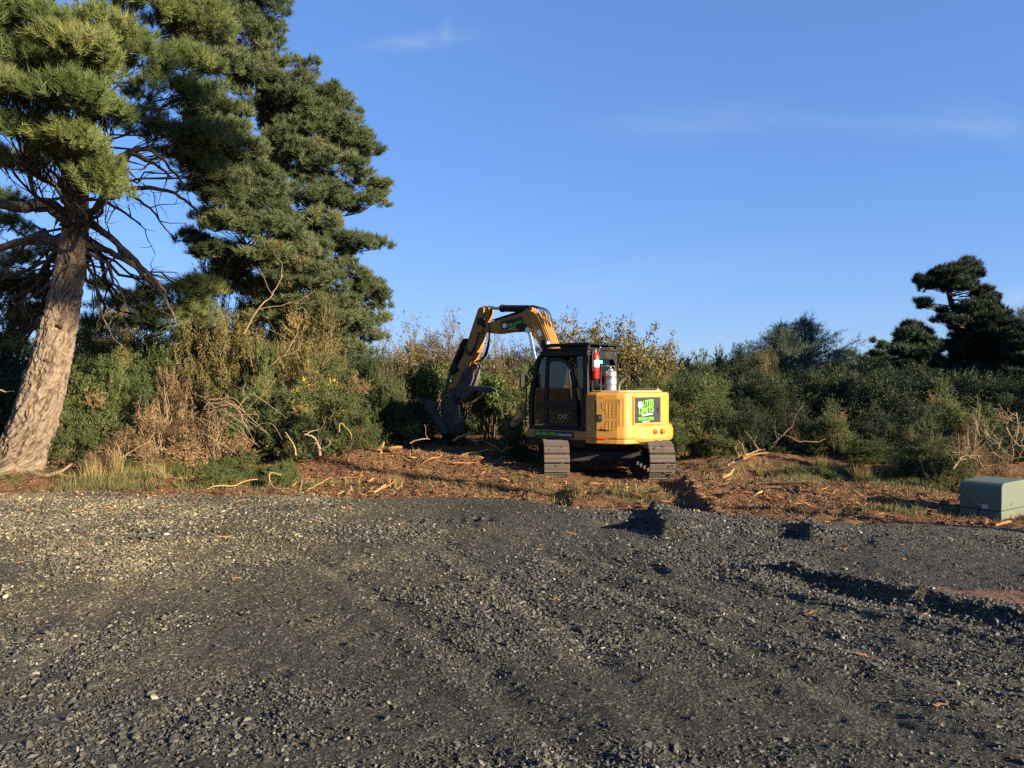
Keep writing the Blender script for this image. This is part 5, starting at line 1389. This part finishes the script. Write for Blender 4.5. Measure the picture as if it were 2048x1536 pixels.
# thick growth that reads as one mass behind the single bushes
def mass(name, label, spots, kinds, seed=0):
    V, F, T, off = [], [], [], 0
    for u, vtop, Y, hw in spots:
        k = int(200 + hw * hw * .15 * (Y / 20)); kk = Y / FPX
        x0 = (u - 1024) * kk; top = EYE - (vtop - 765) * kk
        d = dirs(k, -.2); pos = np.array([[x0, Y, 0]]) + d * np.array([[hw * kk, hw * kk * .7, top]]) * rng.uniform(.55, 1, (k, 1)); pos[:, 2] = np.abs(pos[:, 2])
        v, f, t = place(kinds, pos, unit(d * .6 + np.array([[0, 0, .7]]) + rng.normal(0, .3, (k, 3))), rng.uniform(.9, 1.6, k), np.clip(.40 + rng.normal(0, .15, k), 0, 1))
        V.append(v); F.append(f + off); T.append(t); off += len(v)
    return tag(mesh_obj(name, np.concatenate(V), [np.concatenate(F)], M_DARK_SHADED_GORSE, tint=np.concatenate(T)), label, kind='stuff')
BIG = sprig_tmpl(60, .42, .062, .0135, 6)
mass('thicket', 'dense dark thicket filling the background behind the single bushes', [(u, 665 + 20 * math.sin(u * .021) + random.uniform(-12, 12), 24 + random.uniform(-1, 2), 80) for u in range(-260, 760, 60)]
     + [(u, 715 + random.uniform(-8, 8), 24 + random.uniform(-1, 2), 75) for u in range(760, 1420, 60)] + [(u, 745 + random.uniform(-8, 6), 25 + random.uniform(-1, 3), 75) for u in range(1420, 2500, 60)]
     + [(u, 770 + random.uniform(-15, 8), 21 + random.uniform(-1, 1), 75) for u in range(-260, 2400, 75)], BIG)
mass('far_woods', 'far dark woods along the horizon', [(u, 742 + random.uniform(-8, 8), 70 + random.uniform(-10, 20), 60) for u in range(-400, 2500, 50)], tuft_tmpl(20, 1.2, .16))

# ------------------------------------------------------------------ debris on the torn soil
def sliver(L, w, bend=.06):
    """a torn splinter of wood lying along X"""
    k = 5; mb = MB(); pts = []
    z_ = [random.gauss(0, bend * L) for _ in range(k)]; y_ = [random.gauss(0, bend * L) for _ in range(k)]
    vs = []
    for i in range(k):
        t = i / (k - 1); ww = w * (math.sin(math.pi * (.12 + .76 * t)) * random.uniform(.7, 1.2)); hh = ww * random.uniform(.25, .55)
        c = Vector(((t - .5) * L, y_[i], z_[i]))
        vs += [c + Vector((0, -ww / 2, -hh / 2)), c + Vector((0, ww / 2, -hh / 3)), c + Vector((0, ww / 2.4, hh / 2)), c + Vector((0, -ww / 2.2, hh / 2))]
    fs = [(4 * i + j, 4 * i + (j + 1) % 4, 4 * i + 4 + (j + 1) % 4, 4 * i + 4 + j) for i in range(k - 1) for j in range(4)] + [(3, 2, 1, 0), (4 * k - 4, 4 * k - 3, 4 * k - 2, 4 * k - 1)]
    return mb.add(vs, fs)
SLV = []
for mt in (M_WOOD, M_WOODP, M_WOODR, M_WOOD):
    for _ in range(4):
        o = sliver(random.uniform(.8, 1.2), random.uniform(.10, .22)).build('wood_splinter', mt); SLV.append(o.data); bpy.data.objects.remove(o)
def top_z(x, y):
    return max(float(soil_z(np.array([x]), np.array([y]))[0]), float(lot_z(np.array([x]), np.array([y]))[0]))
def clear(x, y):                                       # keep the tracks of the excavator free
    return not (abs(x - EX) < 1.25 and 13.4 < y < 16.6)
def soil_spot():
    r = random.random()
    if r < .34: x, y = random.gauss(-2.9, 1.1), random.gauss(14.2, .9)
    elif r < .62: x, y = random.gauss(4.2, 1.2), random.gauss(11.7, .9)
    elif r < .80: x, y = random.gauss(-.6, 1.0), random.gauss(14.0, 1.1)
    else: x, y = random.uniform(-9, 8), random.uniform(9.4, 15.5)
    return x, y
LABS = 'torn wood splinter lying on the churned brown soil'
n_ = 0
while n_ < 190:
    x, y = soil_spot()
    if not clear(x, y) or y < float(gravel_edge(x)) - .05 or y > 17: continue
    o = bpy.data.objects.new('wood_splinter', random.choice(SLV)); COL.objects.link(o); n_ += 1
    L = random.choice((.12, .15, .18, .22, .28, .36, .5)) * random.uniform(.8, 1.2)
    o.scale = (L, L * random.uniform(.5, .9) if L < .3 else .35 * L, L * .7)
    o.location = (x, y, top_z(x, y) + .012 + .03 * random.random())
    o.rotation_euler = (random.gauss(0, .4), random.gauss(0, .22), random.gauss(0, .8))
    tag(o, LABS, 'wood splinter', 'torn wood splinters on the soil')
LABG = 'orange wood chip lying on the dark gravel'
n_ = 0
for (u, v) in [(425, 1015), (180, 1090), (232, 1182), (472, 1158), (30, 1005), (60, 1022), (150, 1022), (210, 1000), (250, 992), (310, 990), (120, 1010), (440, 1073), (1358, 1336), (1728, 1322), (1880, 1418), (550, 1100), (640, 1042), (810, 1060), (700, 1018), (90, 1048), (40, 1130), (15, 1200), (330, 1012), (20, 1030), (280, 1035), (545, 1012), (600, 1010), (1140, 1072), (1080, 1100), (1110, 1205), (1690, 1100), (1810, 1120), (1500, 1100), (480, 1000), (380, 1000), (90, 995), (160, 985), (5, 990), (220, 1015), (1620, 1230)]:
    x, y = gp(u, v); o = bpy.data.objects.new('wood_chip', random.choice(SLV[:4] + SLV[12:])); COL.objects.link(o)
    L = random.uniform(.10, .24) if v < 1080 else random.uniform(.05, .11)
    o.scale = (L, L * 1.3, L * .9); o.location = (x, y, top_z(x, y) + .012); o.rotation_euler = (random.gauss(0, .2), random.gauss(0, .1), random.gauss(0, .6))
    tag(o, LABG, 'wood chip', 'wood chips on the gravel')
# chips and bark crumbs too many to count
def chip_tmpl(k):
    out = []
    for _ in range(k):
        mb = sliver(1, random.uniform(.14, .3), .05); f = []
        for p in mb.f: f += [(p[0], p[a], p[a + 1]) for a in range(1, len(p) - 1)]
        out.append((np.array(mb.v), np.array(f)))
    return out
CT = chip_tmpl(8)
def soil_pts(k, lo=-.5, hi=6.0, fn=None):
    x = rng.uniform(-11, 9.5, k); y = gravel_edge(x) + rng.uniform(0, 1, k) ** 1.0 * (hi - lo) + lo
    keep = np.ones(k, bool) if fn is None else rng.uniform(0, 1, k) < fn(x, y)
    keep &= ~((np.abs(x - EX) < 1.2) & (y > 13.5) & (y < 16.5))
    return x[keep], y[keep]
def chip_d(x, y):
    return np.clip(.28 + .9 * np.exp(-(((x + 2.9) / 1.7) ** 2 + ((y - 14.2) / 1.3) ** 2)) + .7 * np.exp(-(((x - 4.2) / 1.6) ** 2 + ((y - 11.6) / 1.2) ** 2)) + .6 * np.exp(-(((x + .5) / 1.4) ** 2 + ((y - 13.8) / 1.3) ** 2)) - .35 * (y < gravel_edge(x)) + .25 * fbm(x * 1.2, y * 1.2, 88, 3), 0, 1)
x, y = soil_pts(60000, -.7, 5.2, chip_d)
z = np.maximum(soil_z(x, y), lot_z(x, y))
L = np.clip(rng.lognormal(math.log(.05), .5, len(x)), .018, .17)
v, f, t = scatter(np.stack([x, y, z + .008 + rng.uniform(0, .02, len(x))], 1), np.stack([L, L * .8, L], 1), CT, .35, np.clip(rng.beta(1.6, 2.2, len(x)), 0, 1))
m, n, l, b = newmat('wood_crumbs')
a = n.new('ShaderNodeAttribute'); a.attribute_name = 'tint'
l.new(ramp(n, l, a.outputs['Fac'], [(0, (.035, .018, .010)), (.4, (.115, .048, .020)), (.75, (.24, .115, .045)), (1, (.40, .24, .11))]), b.inputs['Base Color']); b.inputs['Roughness'].default_value = .85
tag(mesh_obj('wood_crumbs', v, [f], m, tint=t), 'small chips and bark crumbs strewn over the torn soil', 'wood chips', kind='stuff')
# clods
x, y = soil_pts(7000, -.1, 5.0, lambda x, y: np.clip(.5 + fbm(x * .9, y * .9, 97, 3), 0, 1))
r = np.clip(rng.lognormal(math.log(.022), .5, len(x)), .008, .075)
v, f, t = scatter(np.stack([x, y, soil_z(x, y) + r * .2], 1), r[:, None] * rng.uniform(.7, 1.3, (len(x), 3)), ico, .5, rng.uniform(0, 1, len(x)))
tag(mesh_obj('soil_clods', v, [f], M_SOIL, tint=t), 'crumbled clods of brown soil', 'soil', kind='stuff')

# grass and sedge
def grass_d(x, y):
    e = gravel_edge(x)
    d = 2.2 * np.exp(-(((x + 6.2) / 2.3) ** 2 + ((y - 13.5) / .9) ** 2))
    d += .9 * np.exp(-(((x + 3.6) / .7) ** 2 + ((y - 13.2) / .8) ** 2))
    d += 1.3 * np.exp(-(((x - 5.6) / 1.6) ** 2 + ((y - 14.0) / 1.0) ** 2)) + .9 * np.exp(-(((x - 7.2) / 1.2) ** 2 + ((y - 12.4) / .7) ** 2))
    d += .75 * np.exp(-(((x - 1.6) / .75) ** 2 + ((y - 11.7) / .8) ** 2)) + .5 * np.exp(-(((x + .2) / 1.2) ** 2 + ((y - 12.3) / .6) ** 2)) + .4 * np.exp(-(((x + 1.7) / .8) ** 2 + ((y - 12.6) / .5) ** 2))
    d += .9 * np.exp(-(((x - 5.0) / .5) ** 2 + ((y - 10.1) / .25) ** 2))
    return np.clip(.42 * d * (.5 + 2.2 * fbm(x * 1.6, y * 1.6, 83, 3)) * (y > e + .05) + .02 * (y > e + .3), 0, 1)
x, y = soil_pts(90000, 0, 6.0, grass_d)
kb = 5
tall = 1 + .9 * np.exp(-(((x - 5.8) / 2) ** 2 + ((y - 14.6) / .8) ** 2)) + 1.6 * np.exp(-(((x + 6.2) / 2.2) ** 2 + ((y - 13.9) / .8) ** 2))
bx = np.repeat(np.stack([x, y, soil_z(x, y) - .01], 1), kb, 0) + np.concatenate([rng.normal(0, .018, (len(x) * kb, 2)), np.zeros((len(x) * kb, 1))], 1)
d = unit(rng.normal(0, .38, (len(bx), 3)) + np.array([[0, 0, 1]]))
Lg = np.repeat(tall, kb) * rng.uniform(.05, .15, len(bx))
v = tri_blades(bx, d, Lg, np.full(len(bx), .009))
clm = .5 + .5 * fbm(x * .8, y * .8, 55, 3)
tg = np.repeat(np.clip(np.repeat(clm, kb) + rng.normal(0, .18, len(bx)), 0, 1), 3)
tag(mesh_obj('grass', v, [np.arange(len(v)).reshape(-1, 3)], M_GRASS, tint=tg), 'short green and straw grass growing through the torn soil', 'grass', kind='stuff')
# long dry grass tufts
def grass_tuft(u, Y, n_b, L, spread, mat, label, t0):
    x0 = (u - 1024) / FPX * Y; z0 = top_z(x0, Y)
    b0 = np.concatenate([rng.normal(0, spread * .3, (n_b, 2)), np.zeros((n_b, 1))], 1)
    d_ = unit(np.concatenate([rng.normal(0, spread, (n_b, 2)), np.ones((n_b, 1))], 1))
    o = mesh_obj('grass_tuft', tri_blades(b0, d_, L * rng.uniform(.5, 1.1, n_b), np.full(n_b, .010)), [np.arange(n_b * 3).reshape(-1, 3)], mat, tint=np.clip(np.repeat(rng.normal(t0, .12, n_b), 3), 0, 1))
    o.location = (x0, Y, z0 - .02); tag(o, label, 'grass tuft')
grass_tuft(232, 13.6, 260, .62, .12, M_GRASS, 'straw coloured upright grass tuft by the pine foot', .95)
grass_tuft(185, 13.5, 200, .45, .25, M_GRASS, 'short dry grass tuft between the pine foot and the upright straw tuft', .85)
grass_tuft(1728, 13.6, 170, .42, .28, M_GRASS, 'tan grass tuft on the grassy bank right of the excavator', .9)
grass_tuft(1790, 14.2, 150, .55, .22, M_GRASS, 'tall thin green sedge on the bank beside the tan tuft', .4)
grass_tuft(1640, 14.6, 200, .40, .2, M_GRASS, 'yellow green grass clump highest on the bank', .55)
grass_tuft(790, 12.9, 160, .26, .22, M_GRASS, 'straw grass tuft in front of the heap of torn wood', .85)

# low gorse seedlings on the left bank
for i in range(13):
    u, v = random.uniform(260, 590), random.uniform(872, 950)
    Y = 12.5 + (960 - v) / 42.0 * 1.0; h_ = random.uniform(26, 48)
    shrub('low', u, 765 + (EYE - float(H((u - 1024) / FPX * Y, Y))) * FPX / Y - h_, Y, h_ * random.uniform(.7, 1.0), 'low gorse seedling on the bank between the gravel and the dead bushes', cat='gorse seedling', name='gorse_seedling', group='gorse seedlings on the left bank')
for i in range(9):
    u = random.uniform(1560, 1890); Y = random.uniform(13.0, 14.6); h_ = random.uniform(14, 26)
    shrub('low', u, 765 + (EYE - float(H((u - 1024) / FPX * Y, Y))) * FPX / Y - h_, Y, h_ * 1.2, 'tiny gorse seedling in the grass of the right bank', cat='gorse seedling', name='gorse_seedling', group='gorse seedlings on the right bank')

# ------------------------------------------------------------------ branches, roots and logs
def stick(name, pts, r0, r1, mat, label, cat='branch', group=None, forks=0, wob=.22, seg=7, flen=.3):
    q = [P(*p) if not isinstance(p, Vector) else p for p in pts]; base = q[0].copy(); q = [p - base for p in q]
    fine_ = [q[0]]
    ext = [q[0] * 2 - q[1]] + q + [q[-1] * 2 - q[-2]]
    for i in range(len(q) - 1):                        # smooth curve through the points, slightly knotty
        p0, p1, p2, p3 = ext[i:i + 4]
        for k_ in range(1, 6):
            t = k_ / 5
            x_ = .5 * ((2 * p1) + (p2 - p0) * t + (2 * p0 - 5 * p1 + 4 * p2 - p3) * t * t + (3 * p1 - p0 - 3 * p2 + p3) * t ** 3)
            fine_.append(x_ + Vector((random.gauss(0, 1), random.gauss(0, 1), random.gauss(0, 1))) * wob * .12 * (p2 - p1).length)
    r0, r1 = r0 * .72, r1 * .6
    mb = MB().tube(fine_, [r * random.uniform(.85, 1.12) for r in np.linspace(r0, r1, len(fine_))], seg)
    for _ in range(forks):
        s_ = random.choice(fine_[1:-1]); e_ = s_ + Vector((random.gauss(0, flen), random.gauss(0, flen), abs(random.gauss(.1, flen))))
        tw = wobble(s_, e_, 3, .15); mb.tube(tw, [r0 * .4, r0 * .3, r0 * .22, .004], 5, False)
        for _k in range(2): s2 = random.choice(tw[1:3]); mb.tube(wobble(s2, s2 + Vector((random.gauss(0, flen * .5), random.gauss(0, flen * .5), random.gauss(.05, flen * .5))), 2, .15), [r0 * .2, r0 * .15, .003], 4, False)
    o = mb.build(name, mat); o.location = base
    return tag(o, label, cat, group)
stick('dead_branch', [(488, 660, 16.6), (520, 610, 16.6), (548, 578, 16.7), (566, 545, 16.8)], .028, .012, M_TWIGP, 'bare pale stick leaning up through the olive scrub', forks=2)
stick('dead_branch', [(520, 612, 16.6), (590, 598, 16.6), (632, 576, 16.6)], .014, .006, M_TWIGP, 'thin pale stick crossing the olive scrub to the right', forks=2)
stick('dead_branch', [(545, 722, 16.2), (580, 690, 16.2), (600, 640, 16.4)], .016, .006, M_TWIGP, 'crooked bare stick above the front gorse row', forks=4)
stick('dead_branch', [(0, 774, 13.6), (14, 778, 13.6), (27, 776, 13.5)], .022, .006, M_TWIGP, 'short bare stick poking in at the left edge', forks=0)
stick('tree_root', [(62, 942, 14.0), (90, 946, 13.8), (118, 938, 13.9), (146, 922, 14.2)], .075, .04, M_TWIGP, 'thick pale surface root running from the leaning pine foot', 'root')
stick('tree_root', [(212, 893, 13.9), (236, 912, 13.7), (292, 880, 13.9), (310, 858, 14)], .014, .008, M_TWIGP, 'long thin pale stalk leaning over the dead brush', 'stalk')
# tangled stems of the dead brush
for i in range(16):
    u, v = random.uniform(370, 500), random.uniform(800, 870); Y = 14.0
    stick('dead_twig', [(u, v, Y), (u + random.uniform(15, 35), v - random.uniform(6, 30), Y - .1), (u + random.uniform(40, 75), v + random.uniform(-20, 15), Y - .15), (u + random.uniform(60, 100), v + random.uniform(5, 45), Y - .1)], random.uniform(.010, .022), .005, M_TWIGP, 'curved pale dead stem tangled in front of the sprawling dead bush', 'dead twig', 'dead twigs in front of the sprawling dead bush', 1, .04, 5)
# torn roots over the heap
stick('torn_root', [(640, 905, 14.0), (637, 885, 14.0), (626, 868, 14.0), (608, 862, 13.9)], .045, .02, M_TWIGP, 'thick curved pale root sticking out of the heap', 'root', forks=3, flen=.16)
stick('torn_root', [(592, 905, 13.9), (588, 885, 13.9), (578, 870, 13.9), (571, 858, 13.9)], .022, .012, M_WOODP, 'upright curved root left of the thick one on the heap', 'root')
stick('torn_root', [(640, 895, 13.8), (660, 880, 13.7), (648, 872, 13.8), (620, 882, 13.9)], .024, .01, M_TWIGP, 'hooked root in the middle of the heap', 'root', forks=3, flen=.15)
stick('torn_root', [(652, 878, 14.3), (658, 850, 14.4), (662, 838, 14.4)], .02, .008, M_TWIG, 'straight root standing on top of the heap', 'root', forks=3, flen=.14)
stick('torn_root', [(678, 858, 14.5), (682, 840, 14.5), (700, 858, 14.5), (704, 872, 14.5)], .016, .008, M_WOODP, 'arched root on the right shoulder of the heap', 'root')
stick('curly_root', [(562, 944, 12.6), (541, 940, 12.6), (540, 958, 12.5), (552, 970, 12.4), (578, 970, 12.4), (595, 957, 12.5)], .018, .010, M_WOODP, 'hook shaped pale root lying at the gravel edge', 'root', wob=.02)
stick('torn_root', [(598, 976, 12.2), (604, 955, 12.3), (601, 944, 12.4)], .03, .02, M_TWIG, 'stubby upright root beside the hook shaped root', 'root')
stick('fallen_branch', [(615, 975, 12.3), (640, 960, 12.4), (662, 948, 12.6)], .014, .008, M_WOODP, 'slender peeled stick slanting up from the gravel edge', forks=0)
stick('fallen_branch', [(748, 980, 12.2), (764, 968, 12.3), (772, 963, 12.35)], .03, .02, M_WOODP, 'short thick pale stick near the gravel edge below the heap', forks=0)
stick('fallen_branch', [(400, 975, 12.4), (470, 962, 12.5), (540, 950, 12.8)], .022, .010, M_WOODP, 'long pale stick lying along the left bank', forks=1)
stick('fallen_branch', [(300, 938, 13.2), (340, 946, 13.1), (372, 950, 13.0)], .018, .008, M_TWIGP, 'thin stick lying among the seedlings', forks=1)
stick('fallen_log', [(866, 1005, 11.2), (890, 1003, 11.2), (912, 1005, 11.2)], .05, .03, M_WOODP, 'short pale log lying close to the gravel edge left of the track', 'log', forks=0)
stick('torn_root', [(760, 905, 15.0), (764, 890, 15.0), (768, 878, 15.0)], .05, .03, M_WOODP, 'splintered pale stub standing behind the heap', 'stub', forks=2, flen=.1)
stick('fallen_log', [(768, 893, 15.0), (782, 890, 14.9), (804, 888, 14.9)], .06, .045, M_WOOD, 'short orange broken log beside the splintered stub', 'log')
stick('fallen_branch', [(732, 880, 15.3), (748, 895, 15.1), (760, 905, 15.0)], .018, .01, M_WOODP, 'thin yellowish branch leaning on the splintered stub', forks=1)
# splintered tree left of the tracks
sp = MB(); b0 = P(1024, 846, 15.9)
for (du, dv, r) in ((22, -48, .035), (36, -36, .03), (28, -42, .04), (14, -26, .045), (33, -22, .02)):
    sp.tube(wobble((0, 0, 0), P(1024 + du, 846 + dv, 15.8) - b0, 4, .10), [.055, .06, r * 1.3, r, .006], 6)
o = sp.build('splintered_trunk', M_WOODP); o.location = b0; tag(o, 'splintered pale torn trunk jutting up left of the cab', 'torn trunk')
stick('dead_branch', [(1046, 838, 15.6), (1062, 842, 15.5), (1072, 852, 15.4)], .02, .01, M_TWIGP, 'pale bent twig right of the splintered trunk')
stick('torn_root', [(992, 862, 15.8), (998, 848, 15.8), (1004, 843, 15.8)], .03, .018, M_WOODP, 'short pale stub left of the splintered trunk', 'stub')
for i, (a_, b_, r) in enumerate([((975, 880), (1010, 905), .02), ((940, 905), (990, 893), .03), ((955, 885), (935, 870), .018), ((1000, 900), (1030, 890), .025), ((905, 875), (950, 860), .035), ((820, 880), (860, 872), .02)]):
    stick('fallen_branch', [(*a_, 15.8), ((a_[0] + b_[0]) / 2, (a_[1] + b_[1]) / 2 - 4, 15.8), (*b_, 15.9)], r, r * .5, M_WOODP, 'torn yellowish branch lying in the debris below the bucket', 'branch', 'torn branches below the bucket', 1, flen=.12)
# logs the bucket works on
def log(pts, r0, r1, mat, label):
    q = [P(*p) for p in pts]; base = q[0].copy(); q = [p - base for p in q]; fine_ = [q[0]]
    for a_, b_ in zip(q[:-1], q[1:]): fine_ += wobble(a_, b_, 5, .02)[1:]
    root = empty('log', base, label, 'log')
    MB().tube(fine_, [r * random.uniform(.93, 1.07) for r in np.linspace(r0, r1, len(fine_))], 14).build('bark', mat, root)
    d_ = (fine_[0] - fine_[1]).normalized(); MB().cyl(fine_[0] + d_ * .002, fine_[0] + d_ * .012, r0 * .86, seg=14).build('cut_face', M_WOODP, root)
    for k in range(4):
        s_ = random.choice(fine_[2:]); MB().tube([s_, s_ + Vector((random.gauss(0, .12), -.12, random.gauss(.1, .12)))], [.035, .012], 6).build('branch_stub', mat, root)
log([(856, 806, 17.5), (872, 830, 17.4), (893, 864, 17.2)], .13, .11, M_DTWIG, 'dark thick log leaning against the left of the bucket')
log([(836, 796, 17.7), (852, 800, 17.6), (874, 806, 17.5)], .10, .08, M_DTWIG, 'thinner dark log lying across the top of the leaning log')
# right of the machine
stick('fallen_log', [(1455, 925, 13.9), (1476, 911, 13.9), (1503, 900, 14.0), (1528, 893, 14.0)], .042, .03, M_TWIGP, 'pale arched broken trunk on the bank right of the excavator', 'log', forks=5, flen=.14, wob=.3)
stick('fallen_log', [(1486, 912, 13.8), (1510, 902, 13.8), (1536, 900, 13.8)], .035, .02, M_WOOD, 'reddish torn trunk lying against the arched one', 'log', forks=1, flen=.12)
stick('dead_branch', [(1545, 880, 14.6), (1570, 866, 14.5), (1610, 880, 14.4), (1650, 873, 14.6)], .026, .01, M_TWIG, 'long crooked brown branch lying under the thicket', forks=4)
stick('fallen_branch', [(1600, 1029, 9.9), (1680, 1028, 9.85), (1730, 1024, 9.85), (1768, 1020, 9.9)], .026, .010, M_WOODP, 'long straight pale stick lying at the gravel edge right of the excavator', forks=0, wob=.015)
stick('fallen_branch', [(1345, 930, 13.0), (1375, 945, 12.9), (1400, 968, 12.6)], .020, .010, M_DTWIG, 'dark thin stick leading away from the right track', forks=0)
stick('fallen_branch', [(1352, 932, 13.1), (1384, 940, 13.0), (1415, 955, 12.8)], .018, .008, M_TWIG, 'brown thin stick beside the dark one by the right track', forks=0)
stick('fallen_branch', [(1446, 948, 12.6), (1458, 943, 12.6), (1468, 932, 12.7)], .045, .02, M_WOODP, 'stubby pale split piece standing on the soil right of the track', forks=0)
stick('fallen_branch', [(1510, 962, 12.2), (1530, 955, 12.3), (1545, 948, 12.4)], .030, .015, M_DTWIG, 'dark stub of branch on the soil', forks=1, flen=.1)
stick('fallen_branch', [(1530, 968, 12.0), (1570, 972, 11.9), (1600, 990, 11.5), (1615, 995, 11.4)], .034, .02, M_TWIG, 'curved brown branch half sunk in the soil', forks=1, flen=.12)
stick('fallen_branch', [(1560, 960, 12.2), (1610, 962, 12.1), (1640, 975, 11.9), (1665, 985, 11.6)], .034, .02, M_DTWIG, 'dark curved branch upslope of the brown one', forks=1, flen=.12)
stick('fallen_branch', [(1780, 1002, 10.8), (1795, 1006, 10.7), (1806, 1004, 10.7)], .03, .02, M_WOODP, 'chunky pale stick left of the green box', forks=0)
stick('fallen_branch', [(1990, 1046, 9.3), (2005, 1040, 9.35), (2022, 1036, 9.4)], .035, .02, M_WOOD, 'orange split stick at the corner of the green box', forks=0)
stick('dead_branch', [(1838, 910, 13.4), (1846, 930, 13.2), (1852, 945, 13.0)], .024, .014, M_TWIG, 'brown bare stem leaning at the foot of the bright gorse clump', forks=0)
for i, pts in enumerate([[(1952, 880, 12.9), (1975, 868, 12.8), (1998, 885, 12.6), (2010, 905, 12.4)], [(1996, 892, 12.4), (2000, 880, 12.4), (2010, 876, 12.4)], [(2012, 850, 12.9), (2030, 880, 12.6), (2046, 890, 12.4)], [(2020, 835, 13.2), (2038, 845, 13.0), (2050, 870, 12.8)],
                         [(1945, 848, 13.6), (1962, 866, 13.3), (1982, 878, 13.0)], [(1970, 855, 13.4), (1978, 870, 13.2), (1984, 880, 13.0)], [(1912, 925, 12.2), (1926, 907, 12.3), (1965, 906, 12.4)], [(1906, 932, 12.1), (1920, 915, 12.2), (1945, 909, 12.3)], [(2032, 820, 13.6), (2036, 850, 13.4), (2030, 885, 13.1)], [(1955, 905, 12.2), (1962, 925, 12.0), (1975, 938, 11.8)], [(1985, 900, 12.2), (2010, 912, 12.1), (2048, 908, 12.0)]]):
    stick('dead_branch', pts, .022, .008, M_TWIGP, 'bare pale branch in the tangle of dead limbs behind the green box', 'branch', 'tangle of dead limbs behind the green box', 5, .06, 6, .20)

# ------------------------------------------------------------------ green utility box
M_BOX = paint('green_enclosure', (.064, .088, .064), .6, (.060, .045, .030), .5, scale=3, splash=(0.0, .26))
bx0 = Vector((6.22, 9.76, 0)); bx0.z = top_z(bx0.x, bx0.y) - .05
ub = empty('utility_box', bx0, 'pale green ground level utility box with rounded lid at the right edge', 'utility box', rz=math.atan2(.6, .8))
# local frame: x along the sunlit side (away right), y along the dark front (away left)
W_, Dp, Hh = .88, .52, .52
prof = [(0.0, .17), (.012, Hh - .07), (.03, Hh - .03), (.065, Hh - .005), (.12, Hh + .01), (W_ - .12, Hh + .01), (W_ - .05, Hh - .01), (W_ - .012, Hh - .07), (W_, .17)]
MB().prism(prof, .006, Dp - .006, 'y').build('lid', M_BOX, ub, .018, 3)
MB().prism([(.004, 0), (.004, .168), (W_ - .004, .168), (W_ - .004, 0)], .010, Dp - .01, 'y').build('base', M_BOX, ub, .012)
MB().box((-.004, .20, .215), (.012, .075, .055)).build('warning_label', simple('grey_label', (.30, .30, .30), .6), ub)
MB().box((-.006, .29, .20), (.02, .03, .07)).box((-.006, .29, .155), (.03, .02, .06)).build('lock_hasp', M_STEEL, ub, .004)
for y_ in (.265, .30): MB().cyl((-.008, y_, .235), (.004, y_, .235), .009, seg=10).build('bolt', M_INOX, ub)
for x_, z_ in ((.27, .24), (.30, .25)): MB().cyl((x_, .002, z_), (x_, -.006, z_), .008, seg=10).build('bolt', M_INOX, ub)
